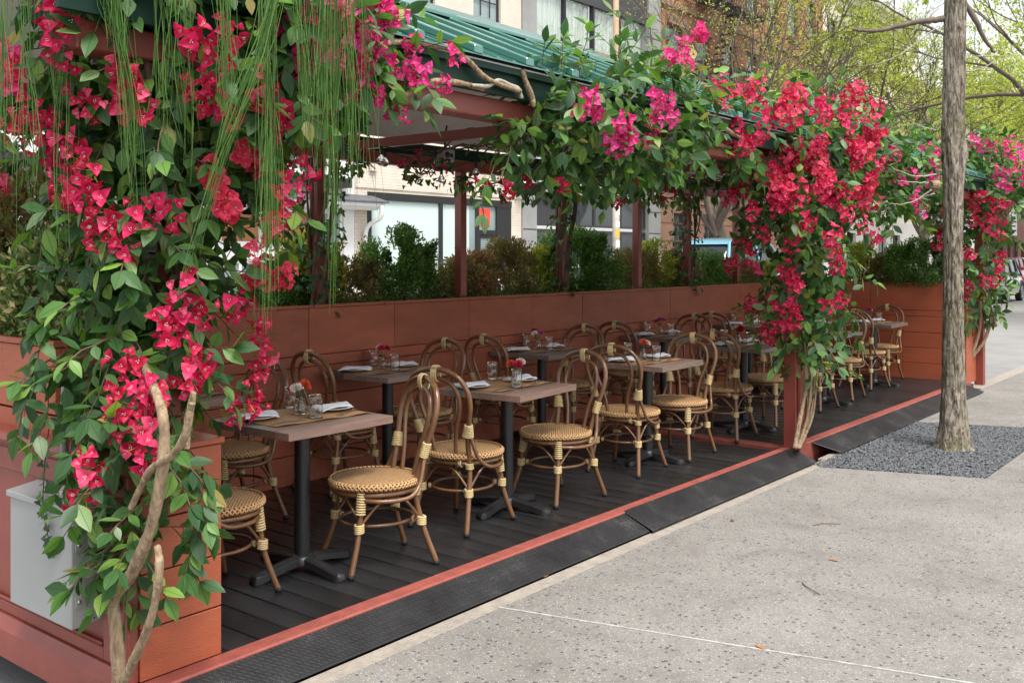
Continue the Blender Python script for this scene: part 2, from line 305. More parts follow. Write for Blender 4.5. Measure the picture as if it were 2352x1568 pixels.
foliage_mat('ficus_leaf', [(0, (.030, .080, .030)), (.3, (.045, .12, .037)), (.55, (.07, .17, .045)), (.75, (.11, .24, .05)), (.9, (.20, .34, .06)), (.97, (.15, .22, .12)), (.985, (.30, .31, .06)), (1, (.27, .22, .06))])
foliage_mat('ivy_leaf', [(0, (.015, .055, .02)), (.6, (.04, .12, .04)), (1, (.12, .26, .06))], .2)
foliage_mat('box_leaf', [(0, (.035, .085, .022)), (.6, (.085, .175, .04)), (1, (.20, .31, .07))], .42, .35, False)
foliage_mat('bronze_leaf', [(0, (.11, .085, .035)), (.4, (.17, .15, .05)), (.7, (.24, .12, .07)), (1, (.17, .24, .06))], .3, .4, False)
foliage_mat('nandina_leaf', [(0, (.12, .19, .035)), (.5, (.27, .34, .05)), (.85, (.45, .42, .05)), (1, (.42, .18, .04))], .35, .4, False)
foliage_mat('pieris_leaf', [(0, (.10, .12, .04)), (.5, (.16, .20, .06)), (.8, (.40, .10, .07)), (1, (.52, .2, .12))], .3, .4, False)
foliage_mat('variegated_leaf', [(0, (.05, .10, .03)), (.5, (.12, .20, .05)), (.85, (.35, .34, .16)), (1, (.5, .42, .2))], .25, .4, False)
foliage_mat('spring_leaf', [(0, (.27, .35, .06)), (.5, (.40, .48, .09)), (1, (.55, .58, .16))], .45, .6, False, (1.3, 1.3, .8))
foliage_mat('grass_blade', [(0, (.07, .17, .035)), (.6, (.13, .27, .06)), (1, (.24, .38, .11))], .3, .35, False)
foliage_mat('bract_crimson', [(0, (.36, .005, .032)), (.5, (.60, .009, .075)), (.85, (.74, .03, .14)), (1, (.78, .10, .20))], .33, .55, False, (1.35, 1.6, 1.4))
foliage_mat('bract_pink', [(0, (.58, .010, .12)), (.5, (.70, .025, .20)), (1, (.80, .08, .33))], .28, .55, False, (1.3, 1.8, 1.4))
foliage_mat('bract_coral', [(0, (.52, .02, .055)), (.5, (.64, .035, .085)), (1, (.74, .08, .15))], .25, .55, False, (1.3, 1.5, 1.3))

# ------------------------------------------------------------------ mesh helpers
class MB:
    def __init__(s): s.v = []; s.f = []; s.m = []
    def add(s, vs, fs, mi=0):
        o = len(s.v); s.v += [tuple(p) for p in vs]; s.f += [tuple(i + o for i in f) for f in fs]; s.m += [mi] * len(fs); return s
    def box(s, x0, x1, y0, y1, z0, z1, mi=0):
        x0, x1 = min(x0, x1), max(x0, x1); y0, y1 = min(y0, y1), max(y0, y1); z0, z1 = min(z0, z1), max(z0, z1)
        return s.add([(x0, y0, z0), (x1, y0, z0), (x1, y1, z0), (x0, y1, z0), (x0, y0, z1), (x1, y0, z1), (x1, y1, z1), (x0, y1, z1)],
                     [(0, 3, 2, 1), (4, 5, 6, 7), (0, 1, 5, 4), (1, 2, 6, 5), (2, 3, 7, 6), (3, 0, 4, 7)], mi)
    def tube(s, pts, r, n=8, caps=True, mi=0, closed=False, wob=0.0):
        pts = [Vector(p) for p in pts]; k = len(pts)
        rs = r if isinstance(r, (list, tuple)) else [r] * k
        up = None; vs = []; fs = []
        for i, p in enumerate(pts):
            if closed: t = pts[(i + 1) % k] - pts[i - 1]
            else: t = (pts[min(i + 1, k - 1)] - pts[max(i - 1, 0)])
            t.normalize()
            if up is None: up = t.orthogonal().normalized()
            up = (up - t * up.dot(t)); up = up.normalized() if up.length > 1e-6 else t.orthogonal().normalized()
            sd = t.cross(up)
            for j in range(n):
                a = 2 * PI * j / n; rr = rs[i] * (1 + (random.uniform(-wob, wob) if wob else 0))
                vs.append(p + (up * math.cos(a) + sd * math.sin(a)) * rr)
        for i in range(k if closed else k - 1):
            for j in range(n):
                a = i * n + j; b_ = i * n + (j + 1) % n; c = ((i + 1) % k) * n + (j + 1) % n; d = ((i + 1) % k) * n + j
                fs.append((a, b_, c, d))
        if caps and not closed: fs += [tuple(range(n - 1, -1, -1)), tuple((k - 1) * n + j for j in range(n))]
        return s.add(vs, fs, mi)
    def lathe(s, prof, n=24, mi=0, c=(0, 0, 0)):
        vs = []; fs = []
        for r, z in prof:
            for j in range(n): a = 2 * PI * j / n; vs.append((c[0] + r * math.cos(a), c[1] + r * math.sin(a), c[2] + z))
        for i in range(len(prof) - 1):
            for j in range(n): fs.append((i * n + j, i * n + (j + 1) % n, (i + 1) * n + (j + 1) % n, (i + 1) * n + j))
        return s.add(vs, fs, mi)
    def ring(s, c, nrm, a, b, r, n=18, k=6, mi=0, xdir=None):
        nrm = Vector(nrm).normalized(); x = Vector(xdir) if xdir else nrm.orthogonal(); x = (x - nrm * x.dot(nrm)).normalized(); y = nrm.cross(x); c = Vector(c)
        return s.tube([c + x * (a * math.cos(2 * PI * i / n)) + y * (b * math.sin(2 * PI * i / n)) for i in range(n)], r, k, closed=True, mi=mi)
    def prism(s, poly, axis, a0, a1, mi=0):
        """poly: 2-D points; axis 0: poly in (y,z) along x; 1: (x,z) along y; 2: (x,y) along z"""
        def P(q, a): return (a, q[0], q[1]) if axis == 0 else (q[0], a, q[1]) if axis == 1 else (q[0], q[1], a)
        n = len(poly); vs = [P(q, a0) for q in poly] + [P(q, a1) for q in poly]
        return s.add(vs, [tuple(range(n - 1, -1, -1)), tuple(range(n, 2 * n))] + [(i, (i + 1) % n, n + (i + 1) % n, n + i) for i in range(n)], mi)
    def mesh(s, name, mats, smooth=False, bevel=0.0, seg=1):
        me = bpy.data.meshes.new(name); me.from_pydata(s.v, [], s.f)
        for m in (mats if isinstance(mats, (list, tuple)) else [mats]): me.materials.append(MATS[m])
        if any(s.m): me.polygons.foreach_set('material_index', s.m)
        bm = bmesh.new(); bm.from_mesh(me); bmesh.ops.recalc_face_normals(bm, faces=bm.faces)
        if bevel: bmesh.ops.bevel(bm, geom=[e for e in bm.edges], offset=bevel, segments=seg, affect='EDGES', profile=.5, clamp_overlap=True)
        bm.to_mesh(me); bm.free()
        if smooth:
            me.polygons.foreach_set('use_smooth', [True] * len(me.polygons))
            if smooth == 'auto': me.set_sharp_from_angle(angle=math.radians(38))
        me.update(); return me
def link(name, data, parent=None):
    o = bpy.data.objects.new(name, data); col.objects.link(o)
    if parent: o.parent = parent
    return o
def obj(name, mb, mats, parent=None, smooth=False, bevel=0.0, seg=1): return link(name, mb.mesh(name, mats, smooth, bevel, seg), parent)
def tag(o, label, cat, group=None):
    o['label'] = label; o['category'] = cat
    if group: o['group'] = group
    return o
def thing(name, label, cat, loc=(0, 0, 0), rz=0.0, group=None):
    o = link(name, None); o.location = loc; o.rotation_euler = (0, 0, rz); o.empty_display_size = .1
    return tag(o, label, cat, group)
def struct(name, mb, mats, **k): o = obj(name, mb, mats, **k); o['kind'] = 'structure'; return o
def copy_tree(o, parent=None):
    c = o.copy(); col.objects.link(c); c.parent = parent
    for ch in o.children: copy_tree(ch, c)
    return c
def smooth_path(pts, n=6):
    """Catmull-Rom through the points"""
    P = [Vector(p) for p in pts]; P = [P[0] * 2 - P[1]] + P + [P[-1] * 2 - P[-2]]; out = []
    for i in range(1, len(P) - 2):
        for k in range(n):
            t = k / n; a, b, c, d = P[i - 1], P[i], P[i + 1], P[i + 2]
            out.append(.5 * ((2 * b) + (c - a) * t + (2 * a - 5 * b + 4 * c - d) * t * t + (3 * b - a - 3 * c + d) * t ** 3))
    return out + [P[-2]]
def lerp_list(vals, n):
    return [float(np.interp(i / (n - 1) * (len(vals) - 1), range(len(vals)), vals)) for i in range(n)]

# ------------------------------------------------------------------ ground
Z_WALK, Z_ROAD = -.08, -.24
struct('road', MB().add([(-14.2, -60, Z_ROAD), (-3.2, -60, Z_ROAD), (-3.2, 400, Z_ROAD), (-14.2, 400, Z_ROAD)], [(0, 1, 2, 3)]), 'asphalt')
struct('ground', MB().add([(-300, -200, -.45), (300, -200, -.45), (300, 600, -.45), (-300, 600, -.45)], [(0, 1, 2, 3)]), 'asphalt')
far_walk = struct('far_sidewalk', MB().box(-18.5, -14.35, -60, 400, -.4, -.09), 'grey_stone')
obj('kerb', MB().box(-14.35, -14.2, -60, 400, -.4, -.085), 'kerb_stone', far_walk)
walk = link('sidewalk', None); walk['kind'] = 'structure'
JS = .26                                                       # cross joints run a little skew to the kerb
def slab(poly, mat='concrete'):
    return obj('slab', MB().prism(poly, 2, -.3, Z_WALK), mat, walk, bevel=.004)
XK = -2.86
def jy(y0, x): return y0 + JS * (x - XK)
G = .006
def slab_row(y0, y1, xs, s0=JS, s1=JS):
    for a, b in zip(xs[:-1], xs[1:]):
        slab([(a + G, y0 + s0 * (a - XK) + G), (b - G, y0 + s0 * (b - XK) + G), (b - G, y1 + s1 * (b - XK) - G), (a + G, y1 + s1 * (a - XK) - G)])
PN, PS = 7.31, .34                                             # near edge of the tree pit
PF = 9.92
slab_row(-6, 0.6, [XK, .9, 4.5]); slab_row(.6, 3.47, [XK, .9, 4.5])
slab_row(3.47, 5.02, [XK, .55, 4.5], JS, PS); G = .003; slab_row(5.02, PN, [XK, .55, 4.5], PS, PS); G = .006
slab_row(PN, PF, [-1.785, .6, 4.5], PS, PS)
slab_row(PF, 12.9, [-3.02, -.6, 2, 4.5], PS, PS)
for i in range(16): slab_row(12.9 + 3 * i, 15.9 + 3 * i, [-3.02, -.4, 2.2, 4.5], PS, PS)
obj('slab', MB().box(-3.02, 4.5, 63, 400, -.3, Z_WALK - .003), 'concrete', walk)
obj('joint_filler', MB().prism([(XK, 3.47 - .006), (4.4, jy(3.47, 4.4) - .006), (4.4, jy(3.47, 4.4) + .0055), (XK, 3.47 + .0055)], 2, -.2, Z_WALK + .002), 'joint_white', walk)
# kerb strip between the plates and the slabs, and the granite kerb further on
obj('kerb', MB().box(-2.955, XK, -6, 7.6, -.3, Z_WALK - .006), 'kerb_stone', walk, bevel=.006)
obj('kerb', MB().box(-3.0, -2.91, 7.62, 10.0, -.3, Z_WALK - .004), 'kerb_stone', walk, bevel=.006)
obj('kerb', MB().box(-3.19, -3.03, 12.9, 400, -.4, Z_WALK - .002), 'kerb_stone', walk, bevel=.008)
obj('kerb', MB().box(-3.19, -3.03, -20, 1.5, -.4, Z_WALK - .002), 'kerb_stone', walk, bevel=.008)
# tree pit with loose stones
struct('tree_pit', MB().prism([(XK - .04, PN - .3), (-1.775, PN + .2), (-1.775, PF + .4), (XK - .16, PF + .1)], 2, -.35, Z_WALK - .014), 'gravel_bed')
def stones():
    n = 11000; xs = RNG.uniform(-2.93, -1.79, n); ys = RNG.uniform(7.25, 10.35, n)
    keep = (ys > PN + .02 + PS * (xs - XK)) & (ys < PF - .02 + PS * (xs - XK)); xs, ys = xs[keep], ys[keep]; n = len(xs)
    o8 = np.array([(1, 0, 0), (-1, 0, 0), (0, 1, 0), (0, -1, 0), (0, 0, 1), (0, 0, -1)], float)
    tri = np.array([(0, 2, 4), (2, 1, 4), (1, 3, 4), (3, 0, 4), (2, 0, 5), (1, 2, 5), (3, 1, 5), (0, 3, 5)])
    sc = RNG.uniform(.006, .013, (n, 1, 1)) * RNG.uniform(.6, 1.4, (n, 1, 3)); a = RNG.uniform(0, 6.28, n)
    v = o8[None] * sc; v += RNG.normal(0, .0015, v.shape)
    c, s = np.cos(a)[:, None], np.sin(a)[:, None]
    X = v[..., 0] * c - v[..., 1] * s + .5 * v[..., 2]; Y = v[..., 0] * s + v[..., 1] * c
    v = np.stack([X + xs[:, None], Y + ys[:, None], v[..., 2] + Z_WALK - .006 + RNG.uniform(-.006, .008, (n, 1))], -1)
    me = bpy.data.meshes.new('gravel'); me.from_pydata(v.reshape(-1, 3).tolist(), [], (tri[None] + 6 * np.arange(n)[:, None, None]).reshape(-1, 3).tolist()); me.materials.append(MATS['gravel_grey'])
    o = link('gravel', me); tag(o, 'loose blue-grey gravel filling the tree pit', 'gravel'); o['kind'] = 'stuff'
stones()
# small litter on the slabs
def litter(name, label, cat, px, z, kind, mat):
    p = on_z(*px, z); mb = MB(); random.seed(int(px[0]))
    if kind == 'leaf':
        a = random.uniform(0, 6); L, W = .03, .012
        q = [(-L, 0, .001), (-L * .3, W, .005), (L * .5, W * .8, .003), (L, 0, .006), (L * .5, -W * .8, .002), (-L * .3, -W, .004)]
        mb.add(q + [(x, y, zz + .0015) for x, y, zz in q], [(0, 1, 2, 3, 4, 5), (11, 10, 9, 8, 7, 6)] + [(i, (i + 1) % 6, 6 + (i + 1) % 6, 6 + i) for i in range(6)])
        o = obj(name, mb, mat); o.rotation_euler = (0, 0, a)
    else:
        mb.tube([(-.09, 0, .004), (-.03, .008, .008), (.04, .004, .005), (.09, -.01, .004)], .0022, 5); o = obj(name, mb, mat); o.rotation_euler = (0, 0, random.uniform(0, 3))
    o.location = p; tag(o, label, cat)
litter('dry_leaf', 'curled brown dry leaf lying against the edge of the black ramp plate', 'leaf', (1252, 1323), Z_WALK, 'leaf', 'wood_orange')
litter('dry_leaf', 'small orange dry leaf on the pavement right of the white joint line', 'leaf', (1747, 1487), Z_WALK, 'leaf', 'wood_orange')
litter('dry_leaf', 'small orange dry leaf in the middle of the pale pavement slab', 'leaf', (1915, 1287), Z_WALK, 'leaf', 'wood_orange')
litter('dry_leaf', 'brown leaf scrap on the pavement just above the middle slab, nearest the ramp', 'leaf', (1682, 1196), Z_WALK, 'leaf', 'twig')
litter('fallen_twig', 'thin curved twig lying on the pale pavement slab', 'twig', (1860, 1352), Z_WALK, 'twig', 'twig')
litter('fallen_twig', 'short dark twig lying on the gravel beside the tree trunk', 'twig', (2085, 1035), Z_WALK + .01, 'twig', 'twig')
litter('fallen_twig', 'short bent twig on the pavement right of the ramp plates', 'twig', (1898, 1205), Z_WALK, 'twig', 'twig')

# ------------------------------------------------------------------ deck
XW, XS0, XS1, Y0, Y1 = -5.25, -3.205, -3.115, 1.89, 12.75
deck = link('deck', None); deck['kind'] = 'structure'
obj('deck_frame', MB().box(-5.3, -3.125, 1.95, 12.9, -.2, -.035), 'black_metal', deck)
bd = MB().box(0, XS0 - XW, 0, .1365, -.03, 0).mesh('deck_board', 'deck_board', smooth='auto', bevel=.007, seg=3)
y = 2.0
while y < 12.85:
    if not (7.30 < y < 7.53):
        o = link('deck_board', bd, deck); o.location = (XW, y, random.uniform(-.0012, .0012))
    y += .1435
obj('cross_strip', MB().box(XW, XS0, 7.42, 7.56, -.03, .006), 'strip_red', deck, bevel=.003)
obj('edge_strip', MB().box(XS0 + .002, XS1, 1.3, 7.55, -.16, .014), 'strip_red', deck, bevel=.006)
obj('edge_strip', MB().box(XS0 + .002, XS1, 7.553, 12.74, -.16, .014), 'strip_red', deck, bevel=.006)
def ramp_plate(y0, y1, x0, x1, z0, z1, label, skew=0.0):
    t = .008
    mb = MB().add([(x0, y0, z0), (x1, y0 + skew, z1), (x1, y1, z1), (x0, y1, z0), (x0, y0, z0 - t), (x1, y0 + skew, z1 - t), (x1, y1, z1 - t), (x0, y1, z0 - t)],
                  [(0, 1, 2, 3), (7, 6, 5, 4), (0, 4, 5, 1), (1, 5, 6, 2), (2, 6, 7, 3), (3, 7, 4, 0)])
    o = obj('ramp_plate', mb, 'diamond_plate', None, bevel=.002); tag(o, label, 'ramp plate', 'black metal ramp plates along the deck edge')
ramp_plate(1.2, 4.95, XS1 + .002, -2.945, .006, -.068, 'black chequered ramp plate along the near half of the deck edge')
ramp_plate(4.956, 7.42, XS1 - .012, -2.925, .0175, -.064, 'black chequered ramp plate ending at the flower-wrapped post')
ramp_plate(7.78, 12.45, XS1 + .003, -2.90, .008, -.062, 'ribbed black ramp plate beyond the post beside the tree pit', .1)

# ------------------------------------------------------------------ planters
def planter_box(name, label, x0, x1, y0, y1, z0, z1, faces, mat, joints=(), rows=(.19, .38, .57, .77, .845, 1.17)):
    """open box: a core, boards as parts on the faces that show, a lip and soil"""
    t = thing(name, label, 'planter'); g = .004; th = .022
    def span(a, b, cuts): c = [a] + [k for k in cuts if a < k < b] + [b]; return list(zip(c[:-1], c[1:]))
    obj('core', MB().box(x0 + th, x1 - th, y0 + th, y1 - th, z0, z1 - .06), 'black_frame', t)
    for fc in faces:
        zb = [z0] + [r for r in rows if z0 < r < z1 - .02] + [z1]
        for i, (za, zc) in enumerate(zip(zb[:-1], zb[1:])):
            cuts = joints if i == len(zb) - 2 else [j + .4 for j in joints[::3]]
            lo, hi = (y0, y1) if fc in '+x-x' else (x0, x1)
            for a, b in span(lo, hi, cuts if fc == '+x' or name == 'end_planter' else []):
                j = random.uniform(0, .0025)
                if fc == '+x': bx = (x1 - th, x1 + j, a + g * .5, b - g * .5)
                elif fc == '-x': bx = (x0 - j, x0 + th, a + g * .5, b - g * .5)
                elif fc == '-y': bx = (a + g * .5, b - g * .5, y0 - j, y0 + th)
                else: bx = (a + g * .5, b - g * .5, y1 - th, y1 + j)
                obj('board', MB().box(*bx, za + g, zc - g * .2), mat, t, bevel=.0025)
    L = .028
    obj('rim', MB().box(x0, x1, y0, y0 + L, z1 + .002, z1 + .022).box(x0, x1, y1 - L, y1, z1 + .002, z1 + .022).box(x0, x0 + L, y0 + L, y1 - L, z1 + .002, z1 + .022).box(x1 - L, x1, y0 + L, y1 - L, z1 + .002, z1 + .022), mat, t)
    obj('soil', MB().box(x0 + L, x1 - L, y0 + L, y1 - L, z1 - .058, z1 - .02), 'soil', t)
    return t
WJ = [3.5, 4.35, 5.16, 6.0, 6.83, 7.61, 8.41, 9.25, 10.06, 10.9, 11.75]
planter_box('long_planter', 'long rust-red boarded planter wall behind the tables', -5.95, XW, 2.36, 12.73, -.03, 1.165, ['+x', '-x'], 'orange_wall', WJ)
planter_box('end_planter', 'rust-orange boarded planter wall closing the far end of the deck', -5.95, -3.2, 12.75, 13.2, -.03, 1.165, ['-y', '+y', '-x'], 'orange_paint', [-4.32])
obj('corner_post', MB().box(-3.2, -3.165, 12.74, 13.2, -.03, 1.17), 'orange_paint', bpy.data.objects['end_planter'], bevel=.003)
NZ = [-.06, .012, .196, .391, .579, .812]
t = thing('near_planter', 'bright orange boarded planter at the near end of the deck', 'planter')
obj('core', MB().box(-5.75, -3.79, 1.90, 2.30, -.06, 1.095).box(-3.788, -3.226, 1.90, 2.204, -.06, .79), 'black_frame', t)
for a, b in zip(NZ[1:-1], NZ[2:]):                                     # boards on the low corner block, facing the sidewalk and the deck
    obj('board', MB().box(-3.225, -3.2, 1.895, 2.23, a + .003, b - .003), 'orange_paint', t, bevel=.002)
    obj('board', MB().box(-3.75, -3.226, 2.206, 2.23, a + .003, b - .003), 'orange_paint', t, bevel=.002)
obj('cap', MB().box(-3.76, -3.19, 1.885, 2.24, .813, .835), 'orange_paint', t, bevel=.003)
for a, b in ((.80, .90), (.903, 1.165)):
    obj('board', MB().box(-5.78, -3.76, 1.87, 1.895, a + .003, b - .003), 'orange_paint', t, bevel=.002)
    obj('board', MB().box(-3.785, -3.76, 1.896, 2.33, a + .003, b - .003), 'orange_paint', t, bevel=.002)
for a, b in ((-.03, .19), (.19, .38), (.38, .57), (.57, .80), (.80, 1.165)):
    obj('board', MB().box(-5.20, -3.786, 2.305, 2.33, a + .003, b - .003), 'orange_wall', t, bevel=.002)
obj('rim', MB().box(-5.79, -3.755, 1.86, 1.89, 1.167, 1.19).box(-5.79, -3.755, 2.30, 2.335, 1.167, 1.19).box(-3.79, -3.755, 1.892, 2.298, 1.167, 1.19), 'orange_paint', t)
obj('soil', MB().box(-5.75, -3.8, 1.9, 2.30, 1.10, 1.14), 'soil', t)
# red panelled skirt on the end that faces the camera
t = thing('panelled_skirt', 'dark red panelled timber skirt with mouldings below the near planter', 'panel')
obj('panel', MB().box(-5.8, -3.21, 1.862, 1.892, -.075, .78), 'red_paint', t)
obj('stile', MB().box(-3.36, -3.2, 1.845, 1.86, .07, .745), 'red_paint', t, bevel=.003)
obj('stile', MB().box(-5.8, -5.6, 1.845, 1.86, .07, .745), 'red_paint', t, bevel=.003)
obj('top_rail', MB().box(-5.6, -3.36, 1.845, 1.86, .655, .745), 'red_paint', t, bevel=.003)
obj('bottom_rail', MB().box(-5.6, -3.36, 1.845, 1.86, .07, .115), 'red_paint', t, bevel=.003)
obj('cap_moulding', MB().prism([(1.892, .782), (1.892, .825), (1.825, .825), (1.806, .812), (1.80, .79), (1.812, .768), (1.832, .758), (1.842, .747), (1.86, .747), (1.86, .782)], 0, -5.8, -3.195), 'red_paint', t, 'auto')
obj('base_moulding', MB().prism([(1.892, -.079), (1.80, -.079), (1.795, .0), (1.80, .03), (1.818, .045), (1.835, .068), (1.86, .068)], 0, -5.8, -3.195), 'red_paint', t, 'auto')
obj('bead', MB().tube([(-5.59, 1.849, .125), (-3.37, 1.849, .125)], .007, 8), 'red_paint', t, True)

# electrical box
t = thing('electrical_box', 'grey metal electrical box with conduit fixed to the red panelled skirt', 'electrical box')
bx0, bx1, by0, by1, bz0, bz1 = -3.84, -3.375, 1.735, 1.858, .205, .64
obj('body', MB().box(bx0 + .004, bx1, by0 + .03, by1, bz0 + .006, bz1 - .012), 'box_grey', t, bevel=.003)
obj('door', MB().box(bx0, bx1 + .002, by0, by0 + .055, bz0, bz1 - .022), 'box_grey', t, bevel=.004, seg=2)
obj('lid', MB().prism([(by0 - .012, bz1 - .03), (by0 - .012, bz1 - .008), (by1, bz1 + .012), (by1, bz1 - .012), (by0 - .006, bz1 - .012), (by0 - .006, bz1 - .03)], 0, bx0 - .008, bx1 + .01), 'box_grey', t, bevel=.002)
for z in (.30, .50):
    la = obj('latch', MB().box(bx1 + .003, bx1 + .007, by0 + .012, by0 + .038, z - .022, z + .022), 'box_grey', t, bevel=.001)
    obj('screw', MB().lathe([(0, .006), (.006, .006), (.008, .003), (.008, 0)], 12), 'steel', la, True).matrix_local = Matrix.Translation((bx1 + .007, by0 + .025, z)) @ Matrix.Rotation(PI / 2, 4, 'Y')
for r in (.026, .035):
    obj('knockout_ring', MB().ring((bx1 + .0005, by1 - .048, .27), (1, 0, 0), r, r, .0014, 28, 5), 'box_grey', t, True)
for k in range(4): obj('rivet', MB().lathe([(0, .002), (.003, .002), (.003, 0)], 8), 'iron', t).matrix_local = Matrix.Translation((bx1, by0 + .04 + k * .022, bz0 + .022)) @ Matrix.Rotation(PI / 2, 4, 'Y')
cxp, cyp = -3.545, 1.795
obj('hub_plate', MB().box(cxp - .042, cxp + .042, cyp - .038, cyp + .038, bz1 + .001, bz1 + .008), 'box_grey', t, bevel=.003)
obj('hub', MB().lathe([(.030, bz1 + .008), (.030, bz1 + .028), (.026, bz1 + .03), (.026, bz1 + .045), (.022, bz1 + .047), (.022, bz1 + .07), (0, bz1 + .07)], 20, c=(cxp, cyp, 0)), 'steel', t, 'auto')
obj('conduit', MB().tube([(cxp, cyp, bz1 + .07), (cxp, cyp, .95), (cxp, cyp + .005, 1.05), (cxp - .02, cyp + .06, 1.18)], .0135, 12), 'box_grey', t, True)

# ------------------------------------------------------------------ canopy
t = canopy = thing('dining_canopy', 'green ribbed metal roof on red timber posts and beams over the deck', 'canopy')
XE, ZE, XR, ZR, XB = -2.94, 2.44, -4.3, 3.03, -5.43
RY0, RY1 = 1.5, 13.1
pitch = .385; ny = int((RY1 - RY0) / pitch)
sl = (ZR - ZE) / (XR - XE)
def slope_box(mb, xa, xb, ya, yb, h0, h1, xr=XR, zr=ZR, xe=XE, ze=ZE):
    z = lambda x: ze + (zr - ze) * (x - xe) / (xr - xe)
    return mb.add([(xa, ya, z(xa) + h0), (xb, ya, z(xb) + h0), (xb, yb, z(xb) + h0), (xa, yb, z(xa) + h0), (xa, ya, z(xa) + h1), (xb, ya, z(xb) + h1), (xb, yb, z(xb) + h1), (xa, yb, z(xa) + h1)],
                  [(0, 3, 2, 1), (4, 5, 6, 7), (0, 1, 5, 4), (1, 2, 6, 5), (2, 3, 7, 6), (3, 0, 4, 7)])
for i in range(ny):
    ya = RY0 + i * pitch
    pan = slope_box(MB(), XR, XE, ya + .001, ya + pitch - .001, 0, .006); slope_box(pan, XR, XE, ya + .13, ya + .155, .0055, .014); slope_box(pan, XR, XE, ya + .25, ya + .275, .0055, .014)
    p = obj('roof_panel', pan, 'roof_green', t, bevel=0)
    rb = MB(); slope_box(rb, XR + .02, XE + .005, ya + pitch - .03, ya + pitch + .03, .0062, .045)
    obj('rib', rb, 'roof_green', p, bevel=.005)
    pb = slope_box(MB(), XB, XR, ya + .001, ya + pitch - .001, 0, .006, XB, ZE, XR, ZR); slope_box(pb, XB, XR, ya + pitch - .03, ya + pitch + .027, .0055, .045, XB, ZE, XR, ZR)
    obj('roof_panel', pb, 'roof_green', t)
    obj('ceiling_panel', slope_box(slope_box(MB(), XR + .01, XE - .03, ya + .002, ya + pitch - .002, -.04, -.02), XB + .03, XR - .01, ya + .002, ya + pitch - .002, -.04, -.02, XB, ZE, XR, ZR), 'ceiling_white', t)
obj('ridge_cap', MB().prism([(XR - .16, ZR - .025), (XR - .15, ZR - .0), (XR, ZR + .075), (XR + .15, ZR + .0), (XR + .16, ZR - .025), (XR + .16, ZR - .01), (XR, ZR + .088), (XR - .16, ZR - .01)], 1, RY0 - .02, RY1 + .02), 'roof_green', t)
obj('fascia', MB().box(-3.02, -2.995, RY0, RY1, 2.29, 2.405), 'fascia_green', t)
obj('drip_rail', MB().box(-2.994, -2.965, RY0, RY1, 2.395, 2.425), 'fascia_green', t)
obj('fascia', MB().box(-5.42, -5.40, RY0, RY1, 2.305, 2.40), 'fascia_green', t)
obj('front_beam', MB().box(-3.20, -3.075, 1.6, 7.42, 2.19, 2.288), 'red_paint', t, bevel=.006)
obj('front_beam', MB().box(-3.20, -3.075, 7.424, 13.05, 2.19, 2.288), 'red_paint', t, bevel=.006)
obj('back_beam', MB().box(-5.43, -5.34, 1.6, 13.05, 2.21, 2.295), 'red_paint', t, bevel=.006)
for yy in (2.0, 4.54, 7.46, 9.4, 11.1, 12.85):
    obj('tie_beam', MB().box(-5.338, -3.202, yy - .03, yy + .03, 2.235, 2.295), 'red_paint', t, bevel=.005)
for yy in (4.545, 6.05, 7.46, 8.80, 9.87, 11.1, 12.6):
    obj('post', MB().box(-5.425, -5.35, yy - .035, yy + .035, 1.1, 2.209), 'red_paint', t, bevel=.004)
obj('post', MB().box(-3.19, -3.085, 7.40, 7.505, -.07, 2.189), 'red_paint', t, bevel=.005)
obj('post', MB().box(-3.083, -3.06, 7.42, 7.56, -.07, .62), 'red_paint', t, bevel=.004)
obj('post', MB().box(-3.36, -3.26, 2.00, 2.10, .84, 2.189), 'red_paint', t, bevel=.005)
obj('post', MB().box(-3.19, -3.085, 13.205, 13.31, -.2, 2.189), 'red_paint', t, bevel=.005)

